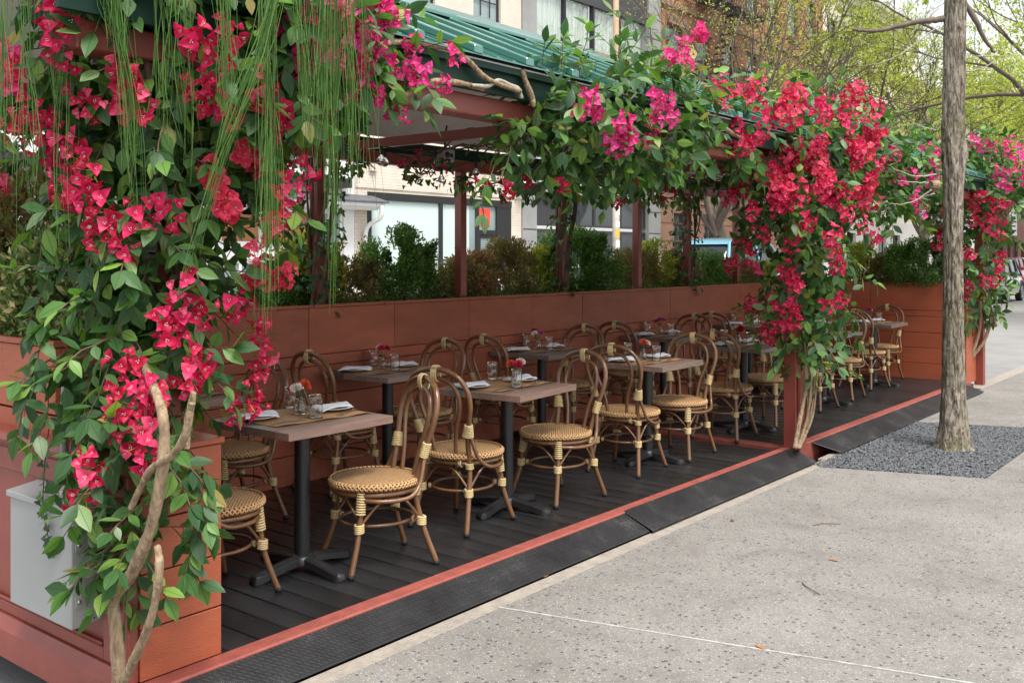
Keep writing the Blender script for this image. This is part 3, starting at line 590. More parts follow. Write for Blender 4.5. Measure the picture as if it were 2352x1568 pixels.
# ------------------------------------------------------------------ chairs
def make_chair():
    t = thing('bistro_chair', 'rattan bistro chair', 'chair')
    R = lambda p: (-p[0], p[1], p[2])
    seat = MB().lathe([(0, .4375), (.06, .4373), (.12, .436), (.18, .431), (.213, .424), (.221, .414), (.216, .401), (.19, .394), (0, .392)], 40)
    obj('seat', seat, 'weave', t, True)
    rim = MB()
    for k in range(62):                                              # braided edge
        a0 = 2 * PI * k / 62
        for sgn in (1, -1):
            pts = []
            for q in range(4):
                f = q / 3; a = a0 + sgn * (f - .5) * .17; th = -1.05 + f * 2.2
                rr = .207 + .020 * math.cos(th); pts.append((rr * math.cos(a), rr * math.sin(a), .4135 + .0185 * math.sin(th)))
            rim.tube(pts, .0044, 4)
    obj('seat_rim', rim, 'weave_rim', t, True)
    ring = MB().tube([(.205 * math.cos(2 * PI * i / 40), .205 * math.sin(2 * PI * i / 40), .378) for i in range(40)], .0135, 8, closed=True)
    obj('seat_ring', ring, 'cane', t, True)
    # legs
    fl = smooth_path([(.15, .125, .385), (.156, .135, .30), (.168, .152, .18), (.192, .186, .06), (.205, .203, .006)], 4)
    rl = smooth_path([(.148, -.150, .375), (.156, -.165, .28), (.172, -.20, .15), (.190, -.238, .04), (.194, -.247, .006)], 4)
    for path in (fl, rl):
        for m in (0, 1):
            p = [R(q) for q in path] if m else path
            lg = obj('leg', MB().tube(p, .0142, 10), 'cane', t, True)
            e = Vector(p[-1]); obj('foot_cap', MB().tube([e + Vector((0, 0, .018)), e + Vector((0, 0, -.006))], .0162, 10), 'rubber', lg, True)
    half = [(.148, -.150, .365), (.150, -.168, .45), (.162, -.19, .54), (.188, -.213, .635), (.206, -.231, .715), (.198, -.248, .79), (.157, -.262, .853), (.085, -.271, .889)]
    hoop = smooth_path(half + [(0, -.274, .900)] + [R(q) for q in half[::-1]], 5)
    obj('back_hoop', MB().tube(hoop, .0148, 10), 'cane', t, True)
    half = [(.072, -.172, .375), (.076, -.185, .46), (.092, -.202, .56), (.124, -.220, .655), (.137, -.232, .72), (.125, -.245, .78), (.085, -.256, .828)]
    hoop2 = smooth_path(half + [(0, -.262, .850)] + [R(q) for q in half[::-1]], 5)
    obj('inner_hoop', MB().tube(hoop2, .0115, 10), 'cane', t, True)
    for m in (0, 1):
        p = smooth_path([(.171, -.196, .575), (.186, -.18, .50), (.208, -.150, .41), (.232, -.10, .365), (.234, -.03, .352), (.216, .06, .352), (.163, .128, .355)], 5)
        obj('arm_brace', MB().tube([R(q) for q in p] if m else p, .0105, 8), 'cane', t, True)
    st = [(.158 * math.cos(a) * 1.06, .158 * math.sin(a) * 1.16 - .012, .222) for a in [2 * PI * i / 40 for i in range(40)]]
    obj('stretcher_ring', MB().tube(st, .0085, 8, closed=True), 'cane', t, True)
    L = [(.158, .135, .235), (-.158, .135, .235), (-.158, -.172, .235), (.158, -.172, .235)]
    for k in range(4):
        a, b = Vector(L[k]), Vector(L[(k + 1) % 4]); m_ = (a + b) / 2; out = Vector((m_.x, m_.y, 0)).normalized() * .188
        p = smooth_path([a, a.lerp(Vector((out.x, out.y, .345)), .55) + Vector((0, 0, .035)), (out.x * .95, out.y * .95, .352), b.lerp(Vector((out.x, out.y, .345)), .55) + Vector((0, 0, .035)), b], 5)
        obj('seat_brace', MB().tube(p, .0075, 7), 'cane', t, True)
    # bindings
    w = MB()
    for k in range(6): w.ring((-.0165 + k * .0066, -.268, .876), (1, 0, 0), .043, .0245, .0042, 16, 5, xdir=(0, .12, 1))
    obj('binding', w, 'binding', t, True)
    for m in (1, -1):
        w = MB()
        for k in range(8):
            f = k / 7; c = Vector((m * (.163 + .014 * f), -.192 - .012 * f, .535 + .062 * f))
            w.ring(c, (m * .2, -.2, 1), .0205 + .009 * (1 - f), .019, .0050, 16, 5, xdir=(m, .6, 0))
        obj('binding', w, 'binding', t, True)
        w = MB()
        for k in range(9):
            f = k / 8; w.ring((m * (.1515 + .006 * f), .128 + .009 * f, .385 - .095 * f), (m * .06, .1, -1), .0205, .0205, .0056, 16, 5)
        obj('binding', w, 'binding', t, True)
        for yy, xx in ((.145, .162), (-.18, .1615)):
            w = MB()
            for k in range(5): w.ring((m * xx, yy, .205 + .0085 * k), (m * .05, .08 * (1 if yy > 0 else -1), 1), .0205, .0205, .0056, 16, 5)
            for k in range(3): w.ring((m * (xx - .028 - .006 * k), yy * .86, .224), (-1 * m, -.6 * yy / abs(yy), 0), .0125, .0125, .004, 12, 5)
            obj('binding', w, 'binding', t, True)
        w = MB()
        for k in range(4): w.ring((m * (.148), -.152 - .002 * k, .352 + k * .0085), (m * .05, -.1, 1), .0215, .0215, .0044, 16, 5)
        for k in range(3): w.ring((m * (.09 + .01 * k), -.172, .378), (1, 0, 0), .019, .019, .0044, 14, 5)
        obj('binding', w, 'binding', t, True)
    return t
proto = make_chair()
def facing(fx, fy): return math.atan2(-fx, fy)
ordn = ['first', 'second', 'third', 'fourth', 'fifth', 'sixth']
FT = [(-3.79, 3.10, 0), (-3.74, 4.62, .10), (-3.82, 6.39, .03), (-3.85, 8.08, .02), (-3.86, 9.95, .0), (-3.94, 11.74, .02)]
BT = [(-4.93, 3.05, 0), (-4.90, 4.75, .05), (-4.93, 6.55, .02), (-4.93, 8.55, .0), (-4.93, 10.5, .02)]
def fname(i): return f'the {ordn[i]} pavement-side table from the camera'
def bname(i): return f'the {ordn[i]} wall-side table from the camera'
chairs = [
 (-3.82, 2.62, (0, 1), 'F', 0, 'near'), (-3.60, 3.40, (-.36, -.93), 'F', 0, 'far'),
 (-3.74, 4.23, (-.10, 1), 'F', 1, 'near'), (-3.67, 5.02, (-.15, -1), 'F', 1, 'far'),
 (-3.76, 6.02, (-.12, 1), 'F', 2, 'near'), (-3.73, 6.68, (.03, -1), 'F', 2, 'far'),
 (-3.80, 7.62, (-.10, 1), 'F', 3, 'near'), (-3.79, 8.45, (-.12, -1), 'F', 3, 'far'),
 (-3.84, 9.58, (0, 1), 'F', 4, 'near'), (-3.87, 10.44, (.05, -1), 'F', 4, 'far'),
 (-3.95, 11.46, (.12, 1), 'F', 5, 'near'), (-4.06, 12.30, (-.05, -1), 'F', 5, 'far'),
 (-4.80, 3.40, (-.05, -1), 'B', 0, 'far'), (-4.95, 4.38, (0.05, 1), 'B', 1, 'near'), (-4.93, 5.10, (0, -1), 'B', 1, 'far'),
 (-4.94, 6.08, (0, 1), 'B', 2, 'near'), (-4.99, 7.0, (0, -1), 'B', 2, 'far'), (-4.99, 8.03, (0, 1), 'B', 3, 'near'), (-5.0, 9.05, (0, -1), 'B', 3, 'far'),
 (-5.0, 9.98, (0, 1), 'B', 4, 'near'), (-5.0, 11.0, (0, -1), 'B', 4, 'far')]
for i, (x, y, f, row, k, side) in enumerate(chairs):
    o = proto if i == 0 else copy_tree(proto)
    o.location = (x, y, .0005); o.rotation_euler = (0, 0, facing(*f))
    nm = fname(k) if row == 'F' else bname(k)
    tag(o, f'brown cane bistro chair on the {side} side of {nm}', 'chair', 'bistro chairs on the deck')

# ------------------------------------------------------------------ tables and what stands on them
TZ = .735
def make_table():
    t = thing('dining_table', 'table', 'table')
    xs = [-.30, -.205, -.10, .005, .115, .21, .30]
    for a, b in zip(xs[:-1], xs[1:]): obj('plank', MB().box(a + .0004, b - .0004, -.32, .32, TZ - .036, TZ), 'table_wood', t, bevel=.0015)
    obj('column', MB().tube([(0, 0, .055), (0, 0, TZ - .05)], .038, 24), 'black_metal', t, 'auto')
    obj('mounting_plate', MB().box(-.12, .12, -.12, .12, TZ - .05, TZ - .037), 'black_metal', t)
    base = MB().lathe([(0, .078), (.04, .078), (.056, .07), (.066, .05), (.066, .035), (0, .03)], 24)
    obj('base_hub', base, 'black_metal', t, 'auto')
    for k in range(4):
        a = k * PI / 2; c, s = math.cos(a), math.sin(a); mb = MB(); prof = []
        for q, (r, hw, zt, zb) in enumerate([(.04, .036, .070, .032), (.12, .033, .062, .026), (.20, .034, .050, .012), (.255, .036, .042, .002), (.285, .030, .036, .001), (.298, .016, .022, .003)]):
            prof.append([(r, -hw, zb), (r, hw, zb), (r, hw * .9, zt - .008), (r, hw * .6, zt), (r, -hw * .6, zt), (r, -hw * .9, zt - .008)])
        vs = [(p[0] * c - p[1] * s, p[0] * s + p[1] * c, p[2]) for row in prof for p in row]; fs = []
        for q in range(len(prof) - 1): fs += [(q * 6 + j, q * 6 + (j + 1) % 6, q * 6 + 6 + (j + 1) % 6, q * 6 + 6 + j) for j in range(6)]
        fs += [tuple(range(5, -1, -1)), tuple(range(30, 36))]
        obj('foot', mb.add(vs, fs), 'black_metal', t, 'auto')
    return t
tproto = make_table()
# tableware prototypes (meshes shared by all tables)
def sheet_mesh():
    nx, ny = 8, 14; vs = []; fs = []
    for i in range(nx + 1):
        for j in range(ny + 1):
            x = (i / nx - .5) * .40; y = (j / ny - .5) * .56
            vs.append((x, y, .0012 + .006 * max(0, abs(x) - .17) / .03 * (.5 + .5 * math.sin(j * 1.1)) + .0008 * math.sin(i * 2 + j)))
    for i in range(nx):
        for j in range(ny): a = i * (ny + 1) + j; fs.append((a, a + ny + 1, a + ny + 2, a + 1))
    return MB().add(vs, fs).mesh('placemat', 'kraft', True)
def napkin_mesh(seed):
    random.seed(seed); nx, ny = 14, 10; vs = []; fs = []
    for lay in range(2):
        for i in range(nx + 1):
            for j in range(ny + 1):
                u, v = i / nx, j / ny; x = (u - .5) * .205; y = (v - .5) * (.155 - .05 * u)
                x += .012 * math.sin(v * 3); y += .018 * (u - .4)
                z = .016 + .012 * math.sin(u * PI) * (1 - .5 * v) + .007 * math.sin(u * 7 + seed) * v + .004 * noise.noise(Vector((u * 4, v * 4, seed)))
                edge = max(0, abs(u - .5) - .4) * 10; z -= .010 * edge * edge
                z += .010 * math.exp(-((v - .35 - .3 * u) / .12) ** 2)
                if lay: z = z - .008 - .004 * math.sin(v * PI)
                vs.append((x, y, max(z, .009 if lay == 0 else .005)))
    m = (nx + 1) * (ny + 1)
    for i in range(nx):
        for j in range(ny):
            a = i * (ny + 1) + j; fs.append((a, a + ny + 1, a + ny + 2, a + 1)); fs.append((m + a, m + a + 1, m + a + ny + 2, m + a + ny + 1))
    bord = [(0, j) for j in range(ny)] + [(i, ny) for i in range(nx)] + [(nx, j) for j in range(ny, 0, -1)] + [(i, 0) for i in range(nx, 0, -1)]
    ids = [i * (ny + 1) + j for i, j in bord]
    for q in range(len(ids)): a, b = ids[q], ids[(q + 1) % len(ids)]; fs.append((a, b, m + b, m + a))
    return MB().add(vs, fs).mesh('napkin', 'napkin', True)
plate_me = MB().lathe([(0, .006), (.064, .006), (.072, .008), (.099, .015), (.102, .0165), (.100, .018), (.07, .0105), (.058, .009), (0, .009)], 40).mesh('plate', 'china', True)
def glass_profile(h, r0, r1, w=.0028):
    o = [(0, 0), (r0 * .9, 0), (r0, .003)]
    for k in range(1, 13): f = k / 12; o.append((r0 + (r1 - r0) * f + .0016 * math.sin(f * 13), .003 + (h - .003) * f))
    i = [(r - w, z) for r, z in reversed(o[3:])]
    return o + i + [(r0 - w, .012), (0, .012)]
glass_me = MB().lathe(glass_profile(.112, .031, .034), 28).mesh('tumbler', 'tumbler_glass', True)
vase_prof = [(0, 0), (.026, 0), (.031, .004), (.033, .02), (.031, .036), (.022, .052), (.0165, .066), (.017, .078), (.0215, .09), (.0195, .09), (.0155, .079), (.0145, .066), (.02, .052), (.028, .036), (.029, .02), (.027, .010), (0, .009)]
vase_me = MB().lathe(vase_prof, 28).mesh('bud_vase', 'tumbler_glass', True)
knife_me = MB().prism([(-.006, -.105), (.006, -.105), (.0065, -.02), (.005, 0), (.009, .02), (.0095, .085), (.004, .108), (-.004, .11), (-.0045, 0), (-.0065, -.02)], 2, .0016, .0046).mesh('knife', 'steel', bevel=.0008)
fk = MB().prism([(-.006, -.1), (.006, -.1), (.003, .0), (.004, .035), (-.004, .035), (-.003, .0)], 2, .002, .0045).prism([(-.0115, .035), (.0115, .035), (.0115, .052), (-.0115, .052)], 2, .002, .0045)
for k in range(4): fk.prism([(-.0115 + k * .0066, .052), (-.0085 + k * .0066, .052), (-.009 + k * .0066, .092), (-.0108 + k * .0066, .092)], 2, .002, .0042)
fork_me = fk.mesh('fork', 'steel')
def carnation_me(mat):
    mb = MB(); random.seed(hash(mat) % 99)
    for k in range(26):
        a = k * 2.399; th = .15 + 1.25 * (k / 26) ** .8; L = random.uniform(.016, .021)
        d = Vector((math.cos(a) * math.sin(th), math.sin(a) * math.sin(th), math.cos(th))); s = d.cross(Vector((0, 0, 1))).normalized(); u = d.cross(s); w = .008
        pts = [d * .003]
        for q in range(5): f = q / 4 - .5; pts.append(d * (L + .003 * (q % 2)) + s * (f * 2 * w) + u * (.0035 * (-1) ** q))
        mb.add(pts, [(0, q, q + 1) for q in range(1, 5)])
    return mb.mesh('bloom', mat)
CM = {c: carnation_me(c) for c in ('carn_orange', 'carn_pink', 'carn_red', 'carn_mauve', 'carn_cream', 'petal_white')}
napkins = [napkin_mesh(k) for k in range(4)]; sheet_me = sheet_mesh()
blooms = [['carn_orange', 'carn_pink', 'petal_white', 'carn_orange'], ['carn_cream', 'carn_orange', 'carn_pink'], ['petal_white', 'carn_mauve', 'carn_orange'], ['carn_red', 'petal_white', 'carn_red'], ['carn_mauve', 'petal_white', 'carn_pink'], ['petal_white', 'carn_mauve', 'carn_pink'],
          ['carn_pink', 'petal_white', 'carn_red'], ['carn_red', 'petal_white', 'carn_pink'], ['carn_mauve', 'carn_red', 'petal_white'], ['carn_red', 'carn_pink', 'carn_mauve'], ['carn_red', 'petal_white', 'carn_orange']]
bword = {'carn_orange': 'orange', 'carn_pink': 'deep pink', 'carn_red': 'red', 'carn_mauve': 'mauve', 'carn_cream': 'cream', 'petal_white': 'white'}
for i, (tx, ty, ta) in enumerate(FT + BT):
    o = tproto if i == 0 else copy_tree(tproto)
    o.location = (tx, ty, .0005); o.rotation_euler = (0, 0, ta)
    nf = i < len(FT); k = i if nf else i - len(FT); nm = fname(k) if nf else bname(k)
    where = 'nearest the pavement' if nf else 'along the planter wall'
    tag(o, f'square plank-top table on black pedestal, {ordn[k]} from camera in the row {where}', 'table', 'dining tables on the deck')
    M0 = Matrix.Translation((tx, ty, TZ + .0012)) @ Matrix.Rotation(ta, 4, 'Z')
    rr = random.Random(i)
    def put(name, me, x, y, z, rz, label, cat, group, data=True):
        ob = link(name, me); ob.matrix_world = M0 @ Matrix.Translation((x, y, z)) @ Matrix.Rotation(rz, 4, 'Z'); return tag(ob, label, cat, group)
    j = lambda s=.012: rr.uniform(-s, s)
    put('paper_placemat', sheet_me, -.06 + j(), .03 + j(), 0, -.06 + j(.05), f'brown kraft paper sheet laid across {nm}', 'placemat', 'kraft paper sheets')
    pn, pf = (-.11 + j(), -.19 + j()), (-.045 + j(), .225 + j())
    for (px, py), sd in ((pn, 'near'), (pf, 'far')):
        put('plate', plate_me, px, py, .0042, 0, f'small white plate at the {sd} place of {nm}', 'plate', 'side plates')
        put('napkin', napkins[rr.randrange(4)], px + j(.006), py + j(.006), .0062, .9 + j(.35) + (.3 if sd == 'far' else 0), f'folded white napkin at the {sd} place of {nm}', 'napkin', 'folded napkins')
    put('knife', knife_me, pn[0] + .185, pn[1] + .055, .0046, -.02 + j(.1), f'steel knife beside the near plate on {nm}', 'knife', 'table knives')
    put('fork', fork_me, pn[0] - .115, pn[1] - .01, .0046, j(.1), f'steel fork beside the near plate on {nm}', 'fork', 'table forks')
    put('fork', fork_me, pf[0] + .12, pf[1] - .01, .0046, PI + .3 + j(.1), f'steel fork beside the far plate on {nm}', 'fork', 'table forks')
    put('knife', knife_me, pf[0] - .135, pf[1] - .02, .0046, PI + j(.1), f'steel knife beside the far plate on {nm}', 'knife', 'table knives')
    gl = [(.062, .015), (-.25, .13)] if i != 1 else [(.10, -.03), (-.24, .2)]
    for (gx, gy), sd in zip(gl, ('nearer the pavement', 'nearer the planter wall')):
        gx += j(); gy += j()
        g_ = put('tumbler', glass_me, gx, gy, .0046 + .112, 0, f'upturned rippled water tumbler {sd} on {nm}', 'glass', 'upturned tumblers')
        g_.matrix_world = M0 @ Matrix.Translation((gx, gy, .0046 + .112)) @ Matrix.Rotation(PI, 4, 'X')
    vx, vy = (-.075 + j(), .035 + j()) if i != 1 else (.055, .02)
    names = ', '.join(dict.fromkeys(bword[b] for b in blooms[i]))
    put('bud_vase', vase_me, vx, vy, .0046, 0, f'clear glass bud vase in the middle of {nm}', 'vase', 'bud vases')
    bq = thing('carnation_bunch', f'{names} carnations on {nm}', 'flowers', group='carnations on the tables'); bq.matrix_world = M0 @ Matrix.Translation((vx, vy, .0046))
    for q, b in enumerate(blooms[i]):
        a = q * 2.2 + rr.uniform(0, 1.5); tip = Vector((math.cos(a) * rr.uniform(.016, .034), math.sin(a) * rr.uniform(.016, .034), rr.uniform(.108, .142)))
        obj('stem', MB().tube([(-tip.x * .5, -tip.y * .5, .014), (0, 0, .07), (tip.x * .45, tip.y * .45, .092), tip], .0016, 5), 'stem_green', bq, True)
        bl = link('bloom', CM[b], bq); bl.matrix_local = Matrix.Translation(tip) @ Matrix.Rotation(tip.x * 14, 4, 'Y') @ Matrix.Rotation(-tip.y * 14, 4, 'X') @ Matrix.Scale(rr.uniform(1.35, 1.65), 4)
    lf = MB()
    for q in range(5):
        a = q * 1.3; lf.add([(0, 0, .085), (math.cos(a) * .02 - .003, math.sin(a) * .02, .105), (math.cos(a) * .03, math.sin(a) * .03, .125), (math.cos(a) * .02 + .003, math.sin(a) * .02, .108)], [(0, 1, 2, 3)])
    obj('leaves', lf, 'stem_green', bq)

# ------------------------------------------------------------------ foliage
def leaf_variants(mat, shape='ficus'):
    out = []
    for k in range(5):
        random.seed(k + 3); cup = random.uniform(.10, .24); curl = random.uniform(-.05, .28); wd = random.uniform(.44, .54) if shape == 'ficus' else .9
        if shape == 'ficus':
            rows = [(0, 0), (.16, .56), (.38, 1.0), (.62, .86), (.84, .40), (1, 0)]; vs, uv, fs = [], [], []
            for t, w in rows:
                z = -curl * t * t
                if w == 0: vs.append((0, t, z)); uv.append((.5, t))
                else:
                    for sgn in (-1, 0, 1): vs.append((sgn * w * wd / 2, t, z + (cup * w * .5 if sgn else 0) * .6)); uv.append((.5 + sgn * w * .5, t))
            fs = [(0, 2, 1), (0, 3, 2)]
            for q in range(3): a = 1 + 3 * q; fs += [(a, a + 1, a + 4, a + 3), (a + 1, a + 2, a + 5, a + 4)]
            fs += [(10, 11, 13), (11, 12, 13)]
        elif shape == 'ivy':
            ang = [-90, -40, -5, 28, 62, 90, 118, 152, 185, 220]; rad = [.10, .48, .55, .34, .52, .78, .52, .34, .55, .48]
            pts = [(r * math.cos(math.radians(a)) * .9, .38 + r * math.sin(math.radians(a)) * .85) for a, r in zip(ang, rad)]
            vs = [(0, .38, .05 + cup * .2)] + [(x, y, -curl * y * y * .6 + random.uniform(-.05, .03)) for x, y in pts]; uv = [(.5, .38)] + [(.5 + x * .5, y) for x, y in pts]
            fs = [(0, q, q % 10 + 1) for q in range(1, 11)]
        else:
            vs = [(0, 0, 0), (-.22, .45, .05), (0, 1, -.1 * curl), (.22, .45, .05)]; uv = [(.5, 0), (0, .5), (.5, 1), (1, .5)]; fs = [(0, 3, 1), (1, 3, 2)]
        me = bpy.data.meshes.new('leaf'); me.from_pydata(vs, [], fs); me.materials.append(MATS[mat])
        ul = me.uv_layers.new(name='UVMap'); li = np.empty(len(me.loops), np.int32); me.loops.foreach_get('vertex_index', li)
        ul.data.foreach_set('uv', np.array(uv)[li].ravel()); me.polygons.foreach_set('use_smooth', [True] * len(fs))
        out.append((np.array(vs), fs, np.array(uv), me))
    return out
LV = {'ficus': leaf_variants('ficus_leaf'), 'ivy': leaf_variants('ivy_leaf', 'ivy')}
for m in ('box', 'bronze', 'nandina', 'pieris', 'variegated', 'spring'): LV[m] = leaf_variants(m + '_leaf', 'tiny')
def mass_mesh(name, var, pos, rot, scale, vi, rnd):
    """many leaves as one mesh; var = list of (verts, faces, uv, mesh)"""
    V, Fc, U, Rn = [], [], [], []; off = 0
    for k, (v, f, uv, me) in enumerate(var):
        ix = np.nonzero(vi == k)[0]
        if not len(ix): continue
        w = np.einsum('nij,vj->nvi', rot[ix], v) * scale[ix][:, None, None] + pos[ix][:, None]
        nv = len(v); V.append(w.reshape(-1, 3)); Rn.append(np.repeat(rnd[ix], nv)); U.append(np.tile(uv, (len(ix), 1)))
        bases = off + nv * np.arange(len(ix))
        for b in bases: Fc += [tuple(int(b) + q for q in fc) for fc in f]
        off += nv * len(ix)
    V = np.concatenate(V); Rn = np.concatenate(Rn); U = np.concatenate(U)
    me = bpy.data.meshes.new(name); me.from_pydata(V.tolist(), [], Fc); me.materials.append(var[0][3].materials[0])
    at = me.attributes.new('rnd', 'FLOAT', 'POINT'); at.data.foreach_set('value', Rn.astype(np.float32))
    ul = me.uv_layers.new(name='UVMap'); li = np.empty(len(me.loops), np.int32); me.loops.foreach_get('vertex_index', li); ul.data.foreach_set('uv', U[li].ravel().astype(np.float32))
    me.polygons.foreach_set('use_smooth', [True] * len(me.polygons)); return me
def frame(d, n):
    d = d.normalized(); n = n - d * n.dot(d); n = n.normalized() if n.length > 1e-5 else d.orthogonal().normalized(); x = d.cross(n); return Matrix((x, d, n)).transposed()
def rv(s=1.0): return Vector((random.gauss(0, s), random.gauss(0, s), random.gauss(0, s)))
class Leaves:
    def __init__(s): s.p, s.r, s.s, s.v, s.k = [], [], [], [], []
    def add(s, p, d, n, L): s.p.append(p); s.r.append(frame(d, n)); s.s.append(L); s.v.append(random.randrange(5)); s.k.append(random.random())
    def sprig(s, p, d, out, L, nl, leaf, twigs=None, droop=.5):
        """a twig with alternate leaves"""
        d = d.normalized(); pts = [p]; q = p.copy()
        for i in range(nl):
            d = (d + Vector((0, 0, -droop / nl)) + rv(.10)).normalized(); q = q + d * (L / nl); pts.append(q.copy())
            side = d.cross(out); side = side.normalized() if side.length > 1e-4 else d.orthogonal()
            sg = 1 if i % 2 else -1; ld = (d * .55 + side * sg * .75 + Vector((0, 0, -.22)) + rv(.18))
            s.add(q, ld, out * .55 + Vector((0, 0, .55)) + rv(.28), leaf * random.uniform(.5, 1.18))
        s.add(q, d, out * .6 + Vector((0, 0, .4)) + rv(.2), leaf)
        if twigs is not None: twigs.tube(pts, [.0024] * len(pts), 3, caps=False)
    def finish(s, parent, var, top=300, mass='leaf_mass', leafname='leaf'):
        n = len(s.p); px = np.array([to_px(p) for p in s.p]); sz = np.array(s.s); vi = np.array(s.v)
        size = sz / px[:, 2]; cell = {}
        for i in range(n):
            x, y, d = px[i]
            if d < .3 or not (-30 < x < 2380 and -30 < y < 1600): continue
            k = (int(x // 15), int(y // 15))
            if k not in cell or px[cell[k], 2] > d: cell[k] = i
        vis = sorted(cell.values(), key=lambda i: -size[i])[:top]; sel = np.zeros(n, bool); sel[vis] = True
        for i in vis:
            o = link(leafname, var[s.v[i]][3], parent); o.matrix_local = Matrix.Translation(s.p[i]) @ s.r[i].to_4x4() @ Matrix.Scale(s.s[i], 4)
        rest = ~sel
        if rest.any():
            ix = np.nonzero(rest)[0]; pos = np.array([s.p[i] for i in ix]); rot = np.array([[list(r) for r in s.r[i]] for i in ix])
            o = link(mass, mass_mesh(mass, var, pos, rot, sz[ix], vi[ix], np.array(s.k)[ix]), parent); o['kind'] = 'stuff'
# flowers
def flower_me(mat, style=0, seed=0):
    random.seed(seed + 50); mb = MB(); U = []
    np_ = 3 if style == 0 else 5
    for k in range(np_):
        a = 2 * PI * k / np_ + random.uniform(-.25, .25); c, s = math.cos(a), math.sin(a); L = random.uniform(.9, 1.15)
        if style == 0: rows = [(.0, .04, .0), (.25, .36, .20), (.48, .44, .40), (.78, .26, .46), (1.12, .0, .42 + random.uniform(-.16, .16))]
        else: rows = [(.0, .06, .0), (.3, .34, .10), (.6, .50, .20), (.85, .42, .22), (1.0, .12, .18)]
        vs = []; tl = random.uniform(.75, 1.2)
        for r, w, z in rows:
            r *= L * .64; w *= .74; z *= .62 * tl
            for sg in (-1, -.5, 0, .5, 1):
                ww = w * sg; zz = z + (abs(sg) ** 1.5) * w * .38 + random.uniform(-.06, .06) * (abs(sg) > .2); rr = r - (abs(sg) ** 2) * w * .12
                vs.append((rr * c - ww * s, rr * s + ww * c, zz))
        mb.add(vs, [(i * 5 + j, i * 5 + j + 1, i * 5 + 6 + j, i * 5 + 5 + j) for i in range(4) for j in range(4)])
    for k in range(3 if style == 0 else 1):                                # little cream stars on short stalks
        a = 2 * PI * k / 3 + .5; c, s = math.cos(a) * .09, math.sin(a) * .09; h = .40; K = .5
        for q in range(5):
            b = q * 2 * PI / 5; x, y = math.cos(b), math.sin(b)
            mb.add([(c, s, h), (c + K * (.05 * x - .016 * y), s + K * (.05 * y + .016 * x), h + .02), (c + K * .085 * x, s + K * .085 * y, h + .03), (c + K * (.05 * x + .016 * y), s + K * (.05 * y - .016 * x), h + .02)], [(0, 1, 2, 3)], 1)
        mb.tube([(c * .3, s * .3, 0), (c, s, h)], .012, 3, caps=False, mi=1)
    return mb.mesh('flower', [mat, 'petal_white'], True)
FV = {m: [flower_me(m, 1 if m == 'bract_coral' else 0, k) for k in range(4)] for m in ('bract_crimson', 'bract_pink', 'bract_coral')}
def hit(x, y, blobs):
    v = ray(x, y); vn = v.normalized(); best = None; near = None
    for c, r in blobs:
        oc = CAMP - c; b = oc.dot(vn); q = b * b - (oc.dot(oc) - r * r)
        if q > 0:
            t = -b - math.sqrt(q)
            if best is None or t < best[0]: best = (t, c)
        m = (oc + vn * (-b)).length - r
        if near is None or m < near[0]: near = (m, -b, c)
    t, c = best if best else (near[1], near[2]); p = CAMP + vn * t; return p, (p - c).normalized()
FLC = {}
def flower_rest():
    for (pname, mat), L in FLR.items():
        V, Fc, Mi = [], [], []; par = bpy.data.objects[pname]
        for me, M in L:
            o_ = len(V); V += [tuple(M @ v.co) for v in me.vertices]; Fc += [tuple(i + o_ for i in p.vertices) for p in me.polygons]; Mi += [p.material_index for p in me.polygons]
        me2 = bpy.data.meshes.new('flower_mass'); me2.from_pydata(V, [], Fc); me2.materials.append(MATS[mat]); me2.materials.append(MATS['petal_white']); me2.polygons.foreach_set('material_index', Mi); me2.polygons.foreach_set('use_smooth', [True] * len(Fc))
        at = me2.attributes.new('rnd', 'FLOAT', 'POINT'); vals = []
        for me, M in L: vals += [random.random()] * len(me.vertices)
        at.data.foreach_set('value', vals); o = link('flower_mass', me2, par); o['kind'] = 'stuff'
FLR = {}
def cluster(parent, p, nrm, n, size, mat, fsize):
    """elongated bunch of flowers on thin stalks; the stalk mesh is the part, the flowers its sub-parts"""
    ax = (Vector((0, 0, -.8)) + rv(.5)); ax = (ax - nrm * ax.dot(nrm) * .7).normalized()
    sd = ax.cross(nrm).normalized(); st = MB(); root = p - nrm * size * .7; items = []
    for k in range(n):
        f = (k + .5) / n - .5; a = k * 2.4
        q = p + ax * (f * size * 2.0) + sd * (math.cos(a) * size * .55) + nrm * (math.sin(a) * size * .35 + random.uniform(0, .35) * size)
        d = (q - (root + ax * f * size)).normalized() + nrm * .3 + rv(.42) + Vector((0, 0, -.08)); items.append((q, d.normalized()))
        st.tube([root + ax * f * size, (root + ax * f * size).lerp(q, .5) + rv(.006), q], .0013, 3, caps=False)
    c = obj('flower_cluster', st, 'nandina_leaf', parent)
    for q, d in items:
        R_ = frame(d.orthogonal(), d); M_ = Matrix.Translation(q) @ R_.to_4x4() @ Matrix.Rotation(random.uniform(0, 6.3), 4, 'Z') @ Matrix.Scale(fsize * random.uniform(.6, 1.3), 4); fm = random.choice(FV[mat])
        k_ = FLC[parent.name] = FLC.get(parent.name, 0) + 1
        if k_ > 300: FLR.setdefault((parent.name, mat), []).append((fm, M_)); continue
        o = link('flower', fm, c); o.matrix_local = M_
